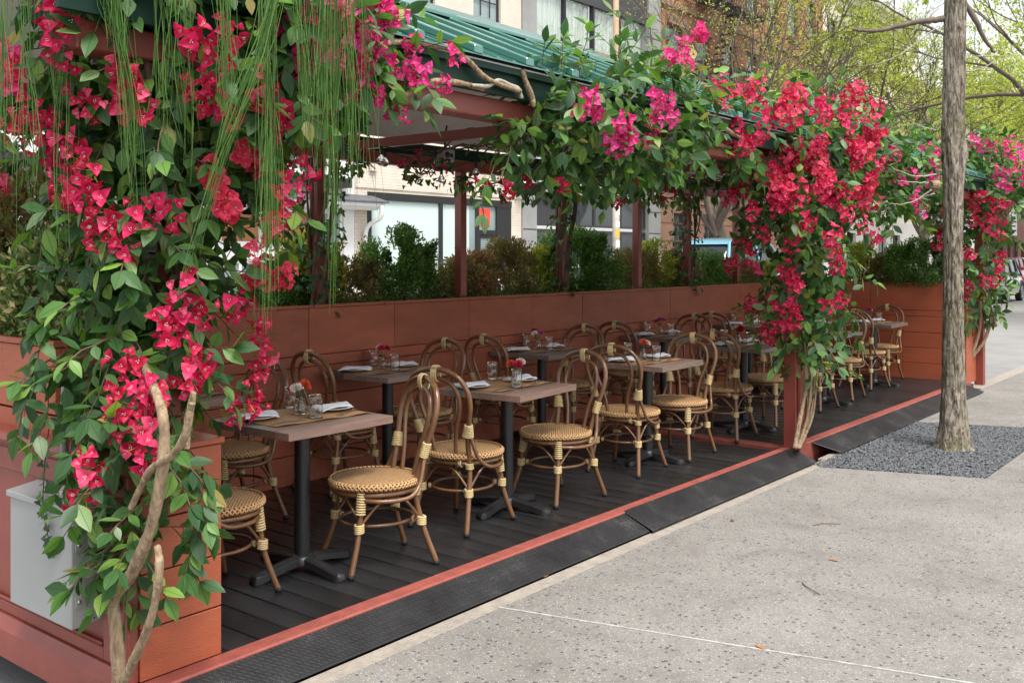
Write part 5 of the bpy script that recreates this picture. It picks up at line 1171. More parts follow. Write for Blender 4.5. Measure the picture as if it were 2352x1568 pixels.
# ------------------------------------------------------------------ buildings across the street (facades face +X)
XF = -18.0
def wall_grid(mb, y0, y1, z0, z1, opens, x1, th=.4, mi=0):
    ys = sorted({y0, y1, *[v for o in opens for v in o[:2]]}); zs = sorted({z0, z1, *[v for o in opens for v in o[2:4]]})
    ys = [v for v in ys if y0 <= v <= y1]; zs = [v for v in zs if z0 <= v <= z1]
    for a, b in zip(ys[:-1], ys[1:]):
        run = None
        for c, d in zip(zs[:-1], zs[1:]):
            m = ((a + b) / 2, (c + d) / 2); solid = not any(o[0] < m[0] < o[1] and o[2] < m[1] < o[3] for o in opens)
            if solid: run = [c, d] if run is None else [run[0], d]
            if (not solid or d == zs[-1]) and run: mb.box(x1 - th, x1, a, b, run[0], run[1], mi); run = None
    return mb
def window(parent, y0, y1, z0, z1, x, frame='black_frame', glass='dark_glass', depth=.16, cols=1, rows=2, fw=.05, curtain=None, name='window', bars=False):
    fr = MB().box(x - depth, x - depth + .06, y0, y0 + fw, z0, z1).box(x - depth, x - depth + .06, y1 - fw, y1, z0, z1).box(x - depth, x - depth + .06, y0 + fw, y1 - fw, z0, z0 + fw).box(x - depth, x - depth + .06, y0 + fw, y1 - fw, z1 - fw, z1)
    for k in range(1, cols): c = y0 + (y1 - y0) * k / cols; fr.box(x - depth, x - depth + .055, c - fw * .4, c + fw * .4, z0 + fw, z1 - fw)
    for k in range(1, rows): c = z0 + (z1 - z0) * k / rows; fr.box(x - depth, x - depth + .05, y0 + fw, y1 - fw, c - fw * .4, c + fw * .4)
    w = obj(name, fr, frame, parent)
    obj('pane', MB().box(x - depth + .012, x - depth + .022, y0 + fw * .5, y1 - fw * .5, z0 + fw * .5, z1 - fw * .5), glass, w)
    if bars:
        b = MB()
        for k in range(1, int((y1 - y0) / .13)): b.tube([(x + .03, y0 + k * .13, z0), (x + .03, y0 + k * .13, z1)], .012, 5)
        for c in (.2, .5, .8): b.box(x + .015, x + .045, y0, y1, z0 + (z1 - z0) * c - .015, z0 + (z1 - z0) * c + .015)
        obj('window_bars', b, 'iron', w)
    return w
GZ = -.09
# A: white restaurant
A = thing('restaurant_building', 'white restaurant front with letter sign and slate cornice, left of the cream brick house', 'building')
a0, a1 = 0.0, 16.33
opA = [(y, y + 1.15, 1.75, 2.62) for y in (8.3, 9.7, 11.1, 12.5, 13.9)] + [(15.15, 16.0, .2, 2.62)] + [(y, y + 1.15, .25, 1.45) for y in (8.3, 9.7, 11.1, 12.5, 13.9)] + [(y, y + 1.1, 5.4, 7.4) for y in (8.5, 11, 13.5)]
obj('wall', wall_grid(MB(), a0, a1, GZ, 9.0, opA, XF), 'white_trim', A)
obj('sign_board', MB().box(XF + .001, XF + .30, 7, 16.0, 3.35, 4.35), 'white_trim', A, bevel=.02)
obj('awning_box', MB().box(XF + .001, XF + .34, 7, 15.95, 3.14, 3.345), 'black_frame', A)
obj('cornice', MB().prism([(XF + .001, 3.02), (XF + .62, 2.84), (XF + .62, 2.80), (XF + .001, 2.80)], 1, 6, 16.9), 'slate', A)
obj('cornice_moulding', MB().prism([(XF + .001, 2.795), (XF + .57, 2.795), (XF + .55, 2.72), (XF + .40, 2.69), (XF + .30, 2.64), (XF + .001, 2.64)], 1, 6, 16.8), 'white_trim', A)
for k, o in enumerate(opA):
    window(A, *o, XF, 'white_trim', 'wood_orange' if k in (3, 4) else 'pale_glass', .12, 1 if k < 5 else 2, 1, .09)
obj('wood_panel', MB().box(XF + .001, XF + .03, 6.5, 8.2, .9, 1.6), 'wood_orange', A)
obj('downpipe', MB().tube(smooth_path([(XF + .55, 16.7, 2.75), (XF + .5, 16.72, 2.45), (XF + .15, 16.6, 2.2), (XF + .1, 16.6, 1.5), (XF + .1, 16.6, 0)], 4), .055, 8), 'white_trim', A, True)
def letters(text, y0, z, size, x, parent, name, mat):
    cu = bpy.data.curves.new('letters', 'FONT'); cu.body = text; cu.size = size; cu.extrude = .03; cu.offset = .012; cu.space_character = 1.25
    tmp = bpy.data.objects.new('tmp', cu); col.objects.link(tmp); bpy.context.view_layer.update()
    me = bpy.data.meshes.new_from_object(tmp.evaluated_get(bpy.context.evaluated_depsgraph_get())); bpy.data.objects.remove(tmp); bpy.data.curves.remove(cu)
    me.materials.clear(); me.materials.append(MATS[mat]); o = link(name, me, parent)
    o.matrix_local = Matrix.Translation((x, y0, z)) @ Matrix(((0, 0, 1, 0), (1, 0, 0, 0), (0, 1, 0, 0), (0, 0, 0, 1))); return o
letters('CHELSEA', 13.45, 3.62, .36, XF + .33, A, 'sign_letters', 'letter_grey')
# B: cream brick
Bb = thing('cream_building', 'cream painted brick house with black-framed frosted shopfront', 'building')
b0, b1 = 16.34, 22.9
opB = [(16.75, 22.42, .0, 3.11)] + [(17.9, 19.2, 7.0, 9.2), (20.75, 21.95, 7.0, 9.4)] + [(17.9, 19.2, 10.5, 12.7), (20.75, 21.95, 10.5, 12.7)]
obj('wall', wall_grid(MB(), b0, b1, GZ, 14, opB, XF), 'cream_brick', Bb)
for o in opB[1:]: window(Bb, *o, XF, 'black_frame', 'pale_glass', .14, 1, 2, .07)
obj('muntins', MB().box(XF - .085, XF - .07, 21.13, 21.16, 8.3, 9.3).box(XF - .085, XF - .07, 21.53, 21.56, 8.3, 9.3).box(XF - .085, XF - .07, 20.85, 21.85, 8.72, 8.75), 'black_frame', Bb)
obj('band', MB().box(XF + .001, XF + .05, b0, b1, 4.05, 4.16), 'cream_brick', Bb)
obj('lintel_course', MB().box(XF + .001, XF + .025, b0, b1, 3.2, 3.5), 'cream_brick', Bb)
for y in (16.9, 18.55, 20.45, 22.0): p_ = obj('tie_plate', MB().box(XF + .051, XF + .10, y - .12, y + .12, 3.62, 4.24), 'cream_brick', Bb, bevel=.01); obj('bolt', MB().box(XF + .1, XF + .14, y - .03, y + .03, 3.72, 3.78), 'cream_brick', p_)
sf = MB().box(XF - .06, XF + .03, 16.75, 22.42, 2.92, 3.11)
for y in (16.75, 19.35, 20.85, 21.75): sf.box(XF - .06, XF + .02, y, y + .13, 0, 2.92)
sf.box(XF - .06, XF + .01, 21.88, 22.42, 0, 2.92); sf.box(XF - .06, XF + .015, 20.98, 21.75, 2.12, 2.25).box(XF - .06, XF + .015, 16.88, 20.85, 0, .45)
obj('shopfront', sf, 'black_frame', Bb)
for y0_, y1_ in ((16.88, 19.35), (19.48, 20.6)): obj('pane', MB().box(XF - .04, XF - .03, y0_, y1_, .45, 2.92), 'frosted', Bb)
obj('pane', MB().box(XF - .04, XF - .03, 20.6, 20.85, .45, 2.92), 'pale_glass', Bb)
dr = obj('door', MB().box(XF - .05, XF - .01, 20.98, 21.07, 0, 2.12).box(XF - .05, XF - .01, 21.66, 21.75, 0, 2.12).box(XF - .05, XF - .01, 21.07, 21.66, 0, .25).box(XF - .05, XF - .01, 21.07, 21.66, 2.02, 2.12), 'black_frame', Bb)
obj('pane', MB().box(XF - .04, XF - .03, 21.07, 21.66, .25, 2.02), 'pale_glass', dr); obj('handle', MB().box(XF + .0, XF + .04, 21.10, 21.13, .9, 1.3), 'steel', dr)
obj('transom_pane', MB().box(XF - .05, XF - .04, 20.98, 21.75, 2.25, 2.92), 'pale_glass', Bb)
obj('lit_sign', MB().box(XF - .038, XF - .02, 21.02, 21.5, 2.38, 2.85), 'lit_red', Bb, bevel=.005)
t = thing('railing', 'black iron railing in front of the frosted shopfront', 'railing')
obj('top_rail', MB().box(-16.52, -16.47, 16.6, 24.2, 1.40, 1.44).box(-16.52, -16.47, 16.6, 24.2, .12, .15), 'iron', t)
rp_me = MB().box(-.01, .01, -.01, .01, .15, 1.40).mesh('baluster', 'iron')
for k in range(50): o = link('baluster', rp_me, t); o.location = (-16.495, 16.65 + k * .152, 0)
for y in (16.6, 19.1, 21.6, 24.1): obj('rail_post', MB().box(-16.52, -16.47, y - .025, y + .025, GZ, .119), 'iron', t)
t = thing('security_camera', 'small white dome security camera on the cream brick corner', 'camera')
obj('arm', MB().tube([(XF, 22.7, 3.72), (XF + .2, 22.7, 3.74), (XF + .22, 22.7, 3.66)], .035, 8), 'sign_white', t, True)
obj('housing', MB().lathe([(0, .12), (.09, .1), (.12, .03), (.12, -.04), (.08, -.1), (0, -.12)], 14, c=(XF + .24, 22.7, 3.6)), 'sign_white', t, True)
# C: grey building
Cb = thing('grey_building', 'grey stone building with tall curtained windows beside the cream brick house', 'building')
c0, c1 = 22.91, 30.94
opC = [(23.6, 30.1, .15, 3.45), (23.6, 30.1, 3.62, 10.95), (23.6, 30.1, 12, 15.5)]
obj('wall', wall_grid(MB(), c0, c1, GZ, 17, opC, XF + .05), 'grey_stone', Cb)
for y0_, y1_ in ((c0 + .02, 23.58), (30.12, c1 - .02)):
    for z in (.8, 1.55, 2.3, 3.05, 3.8, 4.6, 6.9, 9.2): obj('groove', MB().box(XF + .0505, XF + .054, y0_, y1_, z, z + .035), 'charcoal_panel', Cb)
cw = obj('curtain_wall', MB().box(XF - .2, XF - .02, 23.6, 30.1, 9.65, 10.95).box(XF - .2, XF - .06, 23.6, 30.1, 3.62, 3.75).box(XF - .2, XF - .05, 23.6, 30.1, 6.35, 6.6), 'charcoal_panel', Cb)
ms = [23.6, 25.15, 26.75, 28.35, 30.0]
for a, b in zip(ms[:-1], ms[1:]):
    obj('mullion', MB().box(XF - .2, XF - .04, a, a + .09, 3.75, 9.65), 'black_frame', Cb)
    for za, zb in ((3.75, 6.35), (6.6, 9.65)):
        cv = MB(); nn = 26; vs = [(XF - .21 + .03 * math.sin(q * 1.7) + .015 * math.sin(q * .6 + a), a + .1 + (b - a - .14) * q / nn, z_) for z_ in (za, zb) for q in range(nn + 1)]
        cv.add(vs, [(q, q + 1, nn + 2 + q, nn + 1 + q) for q in range(nn)]); obj('curtain', cv, 'curtain_green', Cb, True)
        obj('pane', MB().add([(XF - .15, a + .09, za), (XF - .15, b, za), (XF - .15, b, zb), (XF - .15, a + .09, zb)], [(0, 1, 2, 3)]), 'thin_glass', Cb)
for a, b in zip((23.6, 25.2, 26.9, 28.5), (25.2, 26.9, 28.5, 30.1)):
    obj('panel', MB().box(XF - .2, XF - .08, a + .01, b - .01, .2, 1.15), 'charcoal_panel', Cb)
    window(Cb, a, b, 1.25, 2.35, XF - .02, 'charcoal_panel', 'dark_glass', .12, 1, 1, .06)
    obj('panel', MB().box(XF - .2, XF - .08, a + .01, b - .01, 2.45, 3.45), 'charcoal_panel', Cb) if a < 24 else window(Cb, a, b, 2.45, 3.45, XF - .02, 'charcoal_panel', 'dark_glass', .12, 1, 1, .06)
# D: red brick with brownstone base and fire escape
D = thing('red_brick_building', 'orange-red brick tenement with brownstone base and black fire escape', 'building')
d0, d1 = 30.95, 46.4
wy = [31.6 + 2.15 * k for k in range(7)]
opD = [(y, y + 1.05, z, z + 2.0) for y in wy for z in (4.7, 8.0, 11.4, 14.8)] + [(y, y + 1.1, .9, 3.1) for y in (31.9, 34.3, 39.0, 41.4, 43.8)] + [(36.7, 37.9, .1, 3.0)]
obj('wall', wall_grid(MB(), d0, d1, 4.0, 19, opD, XF), 'red_brick', D)
obj('base', wall_grid(MB(), d0, d1, GZ, 3.999, opD, XF + .04), 'brown_stone', D)
for z in (.75, 1.4, 2.05, 2.7, 3.35): obj('groove', MB().box(XF + .0405, XF + .044, d0, d1, z, z + .04), 'far_brown', D)
obj('string_course', MB().box(XF + .001, XF + .14, d0, d1, 4.0, 4.25), 'brown_stone', D); obj('string_course', MB().box(XF + .001, XF + .1, d0, d1, 10.6, 10.8), 'brown_stone', D)
for o in opD:
    w = window(D, *o, XF, 'black_frame', 'pale_glass' if o[2] > 4 else 'dark_glass', .18, 1, 2, .07, bars=o[2] < 1 and o[0] < 36)
    if o[2] > 4: obj('sill', MB().box(XF + .002, XF + .1, o[0] - .12, o[1] + .12, o[2] - .14, o[2] - .001), 'brown_stone', w); obj('lintel', MB().box(XF + .002, XF + .08, o[0] - .15, o[1] + .15, o[3] + .001, o[3] + .3), 'brown_stone', w)
fe = thing('fire_escape', 'black iron fire escape with sloping ladder on the red brick front', 'fire escape')
for z in (7.75, 11.15):
    pl = MB()
    for k in range(12): pl.box(XF + .05 + k * .085, XF + .09 + k * .085, 32.8, 37.9, z, z + .03)
    pl.box(XF + .02, XF + 1.1, 32.78, 32.84, z - .07, z).box(XF + .02, XF + 1.1, 37.86, 37.92, z - .07, z).box(XF + 1.05, XF + 1.1, 32.84, 37.86, z - .07, z)
    obj('platform', pl, 'iron', fe)
    rl = MB().box(XF + 1.05, XF + 1.09, 32.8, 37.9, z + .95, z + 1.0).box(XF + 1.055, XF + 1.085, 32.8, 37.9, z + .45, z + .48).box(XF + .02, XF + 1.05, 32.8, 32.84, z + .95, z + 1.0).box(XF + .02, XF + 1.05, 37.86, 37.9, z + .95, z + 1.0)
    for k in range(35): rl.box(XF + 1.06, XF + 1.08, 32.8 + k * .15, 32.82 + k * .15, z + .03, z + .95)
    obj('guard_rail', rl, 'iron', fe)
for z in (7.78, 11.18):
    la = MB(); s0, s1 = Vector((XF + .75, 33.2, z)), Vector((XF + .75, 35.6, z + 3.38))
    for dx in (-.28, .28): la.tube([s0 + Vector((dx, 0, 0)), s1 + Vector((dx, 0, 0))], .035, 5)
    for k in range(1, 12): q = s0.lerp(s1, k / 12); la.box(q.x - .28, q.x + .28, q.y - .1, q.y + .1, q.z, q.z + .03)
    obj('ladder', la, 'iron', fe)
# further buildings
def far_building(name, label, y0, y1, h, wall, base, floors, pitchw, frame='black_frame', doors=True):
    t = thing(name, label, 'building'); n = int((y1 - y0 - .8) / pitchw); ops = [(y0 + .7 + k * pitchw, y0 + .7 + k * pitchw + 1.1, z, z + 1.9) for k in range(n) for z in floors]
    gops = [(y0 + .7 + k * pitchw, y0 + .7 + k * pitchw + 1.3, .6 if k % 2 else .0, 2.7) for k in range(n)]
    obj('wall', wall_grid(MB(), y0 + .01, y1 - .01, 3.4, h, ops, XF), wall, t); obj('base', wall_grid(MB(), y0 + .01, y1 - .01, GZ, 3.399, gops, XF + .03), base, t)
    for o in ops: w = window(t, *o, XF, frame, 'dark_glass', .16, 1, 2, .08); obj('lintel', MB().box(XF + .002, XF + .08, o[0] - .12, o[1] + .12, o[3] + .001, o[3] + .25), base, w)
    for k, o in enumerate(gops): window(t, *o, XF, frame, 'dark_glass' if k % 3 else 'pale_glass', .2, 2, 1 if k % 2 else 3, .08)
    obj('cornice', MB().prism([(XF + .001, h), (XF + .5, h), (XF + .45, h - .2), (XF + .15, h - .35), (XF + .1, h - .7), (XF + .001, h - .7)], 1, y0, y1), base, t)
    return t
far_building('cream_building', 'pale cream building beyond the red brick tenement, behind bare branches', 46.42, 61, 15, 'far_cream', 'far_white', (4.6, 7.9, 11.2), 2.4)
far_building('white_building', 'white painted brick building with shutters beyond the end planter', 61.02, 76, 12, 'grey_brick', 'far_white', (4.4, 7.6), 2.6)
far_building('brownstone', 'dark red brownstone at the far right end of the street', 76.02, 104, 14, 'far_brown', 'far_brown', (4.6, 7.8, 11), 2.5)
far_building('brick_building', 'distant red brick building past the brownstone', 104.02, 150, 16, 'red_brick', 'brown_stone', (4.6, 7.8, 11), 2.8)

# ------------------------------------------------------------------ street furniture across the road
t = thing('lamp_post', 'tall street lamp post with stickers and a parking sign', 'lamp post')
px_ = on_X(1415, 400, -14.55); X0, Yp = -14.55, px_.y
obj('pole', MB().tube([(X0, Yp, GZ), (X0, Yp, 3.9)], .10, 14), 'pole_grey', t, True)
obj('upper_pole', MB().tube([(X0, Yp, 3.9), (X0, Yp, 9.5)], [.098, .075], 14), 'pole_rust', t, True)
obj('arm', MB().tube(smooth_path([(X0, Yp, 8.7), (X0 + .3, Yp + .5, 9.0), (X0 + 1.2, Yp + 1.6, 9.4)], 5), .045, 8), 'pole_rust', t, True)
obj('base', MB().lathe([(.2, GZ), (.2, .1), (.15, .3), (.11, .6), (.11, .7)], 14, c=(X0, Yp, 0)), 'pole_grey', t, True)
sg = obj('sign_plate', MB().box(X0 + .1, X0 + .115, Yp - .45, Yp + .0, 3.35, 3.95), 'sign_white', t, bevel=.003)
obj('sign_arrow', MB().prism([(Yp - .40, 3.47), (Yp - .33, 3.52), (Yp - .33, 3.485), (Yp - .05, 3.485), (Yp - .05, 3.455), (Yp - .33, 3.455), (Yp - .33, 3.42)], 0, X0 + .1155, X0 + .118), 'sign_red', sg)
letters('NO', Yp - .38, 3.70, .2, X0 + .117, sg, 'sign_text', 'sign_red')
for k, (z, h, m) in enumerate(((2.95, .22, 'sticker_blue'), (2.62, .28, 'sign_white'), (2.3, .16, 'sign_white'), (2.02, .22, 'sticker_yellow'), (1.75, .2, 'sign_white'), (1.45, .25, 'sign_ink'), (1.2, .22, 'sign_white'))):
    vs = []
    for zz in (z, z + h):
        for q in range(6): a = -1.1 + q * .38 + .1 * k % 1 * .2; vs.append((X0 + .1025 * math.cos(a), Yp + .1025 * math.sin(a), zz))
    obj('sticker', MB().add(vs, [(q, q + 1, 7 + q, 6 + q) for q in range(5)]), m, t)
t = thing('notice_board', 'white notice sign with lines of text on the far right brownstone', 'sign')
q = on_X(2328, 505, -17.2)
obj('board', MB().box(-17.25, -17.2, q.y - 1.2, q.y + 1.2, 3.1, 5.2), 'sign_white', t); ln = MB()
for k in range(5): ln.box(-17.199, -17.19, q.y - .9, q.y + .9 - .3 * (k % 2), 3.4 + k * .34, 3.53 + k * .34)
obj('text_lines', ln, 'sign_ink', t); obj('sign_post', MB().box(-17.25, -17.2, q.y - .05, q.y + .05, GZ, 3.1), 'iron', t)

# ------------------------------------------------------------------ cars
def car(name, label, loc, heading, body, L=4.7, W=1.9, H=1.68, seed=0):
    """heading: rotation; local +y is the front"""
    t = thing(name, label, 'car', loc, heading)
    st = [(-.50, .42, .66, .80), (-.485, .34, .78, .88), (-.44, .30, .95, .94), (-.36, .27, 1.02, .985), (-.22, .25, 1.04, 1), (.0, .25, 1.02, 1), (.18, .25, 1.0, 1), (.30, .26, .97, .985), (.40, .28, .90, .96), (.465, .32, .80, .90), (.495, .40, .66, .78)]
    vs, fs = [], []; n = 12
    for fy, zb, zt, w in st:
        hw = W / 2 * w; k = H / 1.68
        prof = [(-.86, 0), (-.97, .12), (-1, .35), (-.985, .62), (-.93, .85), (-.80, 1), (.80, 1), (.93, .85), (.985, .62), (1, .35), (.97, .12), (.86, 0)]
        vs += [(a * hw, fy * L, (zb + (zt - zb) * b) * k) for a, b in prof]
    for i in range(len(st) - 1): fs += [(i * n + j, i * n + (j + 1) % n, i * n + n + (j + 1) % n, i * n + n + j) for j in range(n)]
    fs += [tuple(range(n - 1, -1, -1)), tuple((len(st) - 1) * n + j for j in range(n))]
    obj('body', MB().add(vs, fs), body, t, 'auto')
    # greenhouse
    gs = [(-.455, .98, .99, .80), (-.40, .98, 1.38, .80), (-.34, .99, 1.60, .79), (-.20, 1.0, 1.66, .79), (.0, 1.0, 1.66, .79), (.10, .99, 1.60, .79), (.20, .98, 1.30, .82), (.285, .95, .98, .85)]
    vs, fs = [], []; n = 8; k = H / 1.68
    for fy, zb, zt, w in gs:
        hw = W / 2 * w; top = hw * .80
        vs += [(a, fy * L, z * k) for a, z in ((-hw, zb), (-(hw + top) / 2, zb + (zt - zb) * .55), (-top, zt - .04 * (zt > zb + .1)), (-top * .85, zt), (top * .85, zt), (top, zt - .04 * (zt > zb + .1)), ((hw + top) / 2, zb + (zt - zb) * .55), (hw, zb))]
    for i in range(len(gs) - 1): fs += [(i * n + j, i * n + (j + 1) % n, i * n + n + (j + 1) % n, i * n + n + j) for j in range(n)]
    g = obj('cabin', MB().add(vs, fs), 'car_glass', t, 'auto')
    rf = MB().add([(a * W / 2 * .66, fy * L, z * k + .012) for fy, z in ((-.37, 1.53), (-.34, 1.60), (-.20, 1.66), (0, 1.66), (.09, 1.61), (.115, 1.56)) for a in (-1, -.5, .5, 1)], [(i * 4 + j, i * 4 + j + 1, i * 4 + 5 + j, i * 4 + 4 + j) for i in range(5) for j in range(3)])
    obj('roof', rf, body, t, True)
    for sx in (-1, 1):
        for fa, fb in ((.285, .10), (-.06, -.07), (-.30, -.33), (-.455, -.37)):
            obj('pillar', MB().tube([(sx * W / 2 * .84, fa * L, .97 * k), (sx * W / 2 * .66, fb * L, 1.58 * k)], .04, 6), body, t)
    for sx in (-1, 1):
        obj('rail', MB().tube([(sx * W / 2 * .62, -.33 * L, 1.64 * k), (sx * W / 2 * .62, .05 * L, 1.68 * k)], .02, 6), 'alloy', t)
        m = obj('mirror', MB().box(sx * W / 2 * .98, sx * (W / 2 + .2), .16 * L, .19 * L, 1.0 * k, 1.17 * k), body, t, bevel=.03)
        obj('headlight', MB().box(sx * W / 2 * .50, sx * W / 2 * .93, .445 * L, .487 * L, .66 * k, .80 * k), 'lamp_clear', t, bevel=.03)
        obj('tail_light', MB().box(sx * W / 2 * .62, sx * W / 2 * .92, -.503 * L, -.45 * L, .72 * k, .93 * k), 'lamp_red', t, bevel=.03)
        for fy in (-.29, .30):
            rw = .36; c_ = (sx * (W / 2 - .11), fy * L, rw)
            wh = MB().lathe([(.23, -.10), (.33, -.115), (rw, -.08), (rw, .08), (.33, .115), (.23, .10)], 28)
            w_ = obj('wheel', wh, 'tyre', t, 'auto'); w_.matrix_local = Matrix.Translation(c_) @ Matrix.Rotation(PI / 2, 4, 'Y')
            rm = MB().lathe([(0, .07), (.05, .075), (.06, .05), (.06, -.05), (.05, -.075), (0, -.07)], 14).lathe([(.205, .09), (.24, .105), (.24, -.105), (.205, -.09)], 28)
            for q in range(5): a = q * 2 * PI / 5; rm.add([(math.cos(a + d_) * r_, math.sin(a + d_) * r_, z_) for z_ in (.085, -.085) for r_, d_ in ((.05, -.5), (.05, .5), (.22, .14), (.22, -.14))], [(0, 1, 2, 3), (7, 6, 5, 4), (0, 4, 5, 1), (1, 5, 6, 2), (2, 6, 7, 3), (3, 7, 4, 0)])
            obj('rim', rm, 'alloy', w_, 'auto')
            obj('arch', MB().tube([(sx * (W / 2 - .03), fy * L + .42 * math.cos(a), rw + .42 * math.sin(a)) for a in [PI * q / 12 for q in range(13)]], .045, 6), 'car_trim', t, True)
    obj('grille', MB().box(-W * .26, W * .26, .478 * L, .499 * L, .46 * k, .70 * k), 'car_trim', t, bevel=.01)
    obj('bumper', MB().box(-W * .40, W * .40, .46 * L, .505 * L, .30 * k, .44 * k).box(-W * .40, W * .40, -.505 * L, -.46 * L, .34 * k, .5 * k), 'car_trim', t, bevel=.02)
    obj('number_plate', MB().box(-.16, .16, .505 * L, .509 * L, .42 * k, .52 * k), 'sign_white', t)
    return t
car('parked_car', 'dark grey car facing the camera on the street, right of the tree trunk', (-9.5, 41.5, Z_ROAD), PI + .03, 'car_dark')
car('parked_car', 'dark red car at the right picture edge beyond the dark grey car', (-12.9, 60, Z_ROAD), PI, 'car_red')
car('parked_car', 'white car furthest right, behind the dark red car', (-12.9, 66.5, Z_ROAD), PI, 'car_white')
car('parked_car', 'light blue car seen above the shrubs by the crimson flower column', (-11.9, 24.7, Z_ROAD), 0, 'car_blue', H=2.25, L=5.0)
car('parked_car', 'white car glimpsed low through the shrubs before the shopfront', (-12.4, 14.6, Z_ROAD), 0, 'car_white', L=4.5, H=1.45)
car('parked_car', 'red-lit dark car glimpsed behind the end planter bushes', (-8.6, 32, Z_ROAD), 0, 'car_dark', L=4.6, H=1.5)

# ------------------------------------------------------------------ foreground street tree
def street_trunk():
    random.seed(9); t = thing('street_tree', 'slender rough-barked tree standing in the gravel pit', 'tree', (-2.27, 8.73, Z_WALK))
    nr, nz, H_ = 72, 420, 4.6; vs = []; fs = []
    for i in range(nz + 1):
        z = H_ * i / nz; r = .077 + .060 * math.exp(-z / .16) + .012 * math.exp(-z / .8); r += .006 * math.sin(z * 2.1 + 1)
        if z > 2.2: r += .006 * math.exp(-((z - 2.42) / .14) ** 2)
        ox = -.012 * math.sin(z * .9) + .004 * z; oy = .012 * math.sin(z * 1.3 + .5)
        for j in range(nr):
            a = 2 * PI * j / nr; ca, sa = math.cos(a), math.sin(a)
            n1 = noise.noise(Vector((ca * 5.5, sa * 5.5, z * 2.6))); n2 = noise.noise(Vector((ca * 15, sa * 15, z * 8))); n3 = noise.noise(Vector((ca * 2, sa * 2, z * 1.1)))
            rr = r * (1 + .05 * n3) + .015 * (.5 - abs(n1) * 1.6) + .006 * n2
            if z < .3: rr += .022 * math.exp(-z / .09) * max(0, math.cos(a * 5 + .6))
            if 2.35 < z < 3.4: rr += .016 * max(0, math.cos(a + .3 - z * 1.6)) ** 3 * math.sin((z - 2.35) / 1.05 * PI)
            b = math.exp(-((z - 2.47) / .10) ** 2) * max(0, math.cos(a - YAW)) ** 6; rr += .03 * b
            vs.append((ox + rr * ca, oy + rr * sa, z - .02))
    for i in range(nz): fs += [(i * nr + j, i * nr + (j + 1) % nr, (i + 1) * nr + (j + 1) % nr, (i + 1) * nr + j) for j in range(nr)]
    obj('trunk', MB().add(vs, fs), 'trunk_bark', t, True)
    R_ = Vector((CS, SN, 0)); base = Vector((-2.27, 8.73, Z_WALK))
    def br(pts, r0, r1, mat='tree_bark', name='branch'):
        P = [CAMP + ray(x, y) * (8.23 + (q[2] if len(q := (x, y, *rest)) > 2 else 0)) - base for x, y, *rest in pts]; P = smooth_path(P, 6)
        return obj(name, MB().tube([p + rv(.003) for p in P], lerp_list([r0, r1], len(P)), 8), mat, t, True)
    br([(2188, 40), (2150, 46), (2100, 52), (2040, 66), (2000, 72), (1960, 68)], .030, .012); br([(2190, -30), (2212, 5), (2240, 45), (2262, 90), (2285, 120)], .034, .012)
    cut = obj('cut_branch', MB().lathe([(0, .012), (.022, .012), (.026, .02), (.034, .018), (.038, 0), (.042, -.05)], 18), 'bark_vine', t, True)
    pc = CAMP + ray(2142, 425) * 8.15 - base; cut.matrix_local = Matrix.Translation(pc) @ Vector((-.55, -.83, 0)).to_track_quat('Z', 'Y').to_matrix().to_4x4()
    for pts in ([(2150, 400), (2110, 405), (2070, 395), (2040, 380)], [(2140, 420), (2090, 418), (2060, 415)], [(2140, 435), (2100, 462), (2060, 470), (2030, 462)], [(2145, 445), (2120, 452), (2098, 460)], [(2150, 300), (2120, 292), (2085, 275)], [(2215, 135), (2260, 130), (2352, 128)], [(2215, 320), (2240, 325), (2250, 322)],
                [(2215, 165), (2250, 160), (2290, 140), (2330, 128)], [(2155, 60), (2090, 110), (2040, 140), (1990, 150)], [(2155, 20), (2110, 60), (2080, 90)]): br(pts, .007, .002, 'pale_twig', 'twig')
    lv = Leaves()
    for k in range(60):
        q = CAMP + ray(random.choice((random.uniform(1960, 2150), random.uniform(2215, 2350))), random.uniform(5, 150)) * random.uniform(8.0, 8.5) - base; lv.add(q, rv(), rv(), .022)
    lv.finish(t, LV['spring'], 0, 'buds')
street_trunk()

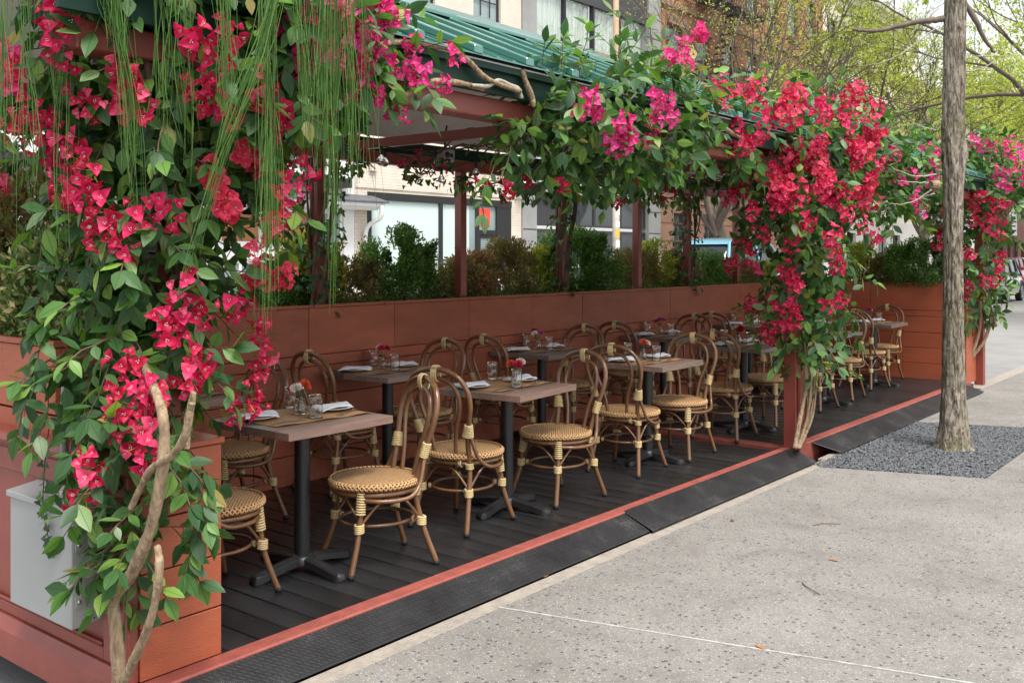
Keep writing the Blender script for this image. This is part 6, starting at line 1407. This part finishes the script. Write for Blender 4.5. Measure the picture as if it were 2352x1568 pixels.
# ------------------------------------------------------------------ trees along the street
def tree(loc, label, seed, H=11.0, tr=.19, fork=2.6, limbs=7, spread=.55, leaves=5000, lsize=.10, lean=(0, 0), levels=4, mat='tree_bark'):
    random.seed(seed); t = thing('street_tree', label, 'tree', loc); tb = MB(); bb = MB(); tips = []
    top = Vector((lean[0], lean[1], fork)); tb.tube(smooth_path([(0, 0, -.1), (lean[0] * .3, lean[1] * .3, fork * .5), top], 5), lerp_list([tr * 1.25, tr, tr * .9], 11), 12)
    def grow(p, d, L, r, lev):
        n = 5; pts = [p]; q = p.copy()
        for i in range(n):
            d = (d + rv(.09) + Vector((0, 0, .035 if lev < 3 else -.02))).normalized(); q = q + d * (L / n); pts.append(q.copy())
        bb.tube(pts, lerp_list([r, r * .55], n + 1), 6 if lev < 2 else 4 if lev < 3 else 3, caps=False)
        if lev >= levels: tips.extend(pts[1:]); return
        if lev >= levels - 1: tips.extend(pts[2:])
        k = 3 if lev < 2 else 4
        for i in range(k):
            s = pts[random.randint(2, n)] if i else pts[-1]; ax = d.orthogonal().normalized(); ax.rotate(Matrix.Rotation(random.uniform(0, 6.3), 3, d)); a = random.uniform(.25, .7)
            grow(s, (d * math.cos(a) + ax * math.sin(a)), L * random.uniform(.55, .8), r * random.uniform(.42, .6), lev + 1)
    for k in range(limbs):
        a = 2 * PI * (k + random.uniform(-.3, .3)) / limbs; d = Vector((math.cos(a) * spread, math.sin(a) * spread, 1)).normalized()
        grow(top - Vector((0, 0, random.uniform(0, fork * .25))), d, (H - fork) * random.uniform(.40, .55), tr * random.uniform(.5, .75), 0)
    obj('trunk', tb, mat, t, True); obj('branches', bb, mat, t, True); lv = Leaves()
    for k in range(leaves):
        q = random.choice(tips) + rv(.10); lv.add(q, rv() + Vector((0, 0, -.2)), Vector((0, 0, 1)) + rv(.7), lsize * random.uniform(.6, 1.3))
    lv.finish(t, LV['spring'], 0, 'crown')
p_ = on_X(1677, 540, -14.9)
tree((-14.9, p_.y, GZ), 'bare-branched spring tree before the red brick tenement', 71, 12, .17, 3.0, 8, .62, 2600, .11, lean=(-.3, -.4))
tree((-14.9, 40.0, GZ), 'second spreading spring tree along the far kerb', 72, 12, .2, 2.8, 8, .75, 9000, .12)
tree((-14.9, 52.0, GZ), 'third yellow-green tree along the far kerb', 73, 13, .2, 3, 8, .7, 20000, .19)
tree((-14.9, 66.0, GZ), 'fourth yellow-green tree along the far kerb', 74, 14, .2, 3, 8, .7, 18000, .21)
tree((-14.9, 84.0, GZ), 'fifth leafy tree along the far kerb, before the brownstone', 75, 15, .22, 3.2, 8, .7, 18000, .26)
tree((-2.8, 34.0, GZ), 'leafy tree on the near pavement beyond the deck, right edge', 76, 13, .2, 3.2, 8, .95, 34000, .17)
tree((-2.4, 58.0, GZ), 'further leafy tree on the near pavement', 77, 14, .2, 3.2, 8, .95, 22000, .22)
tree((-14.9, 110.0, GZ), 'distant leafy tree closing the street', 78, 17, .25, 3.2, 9, .8, 12000, .3)
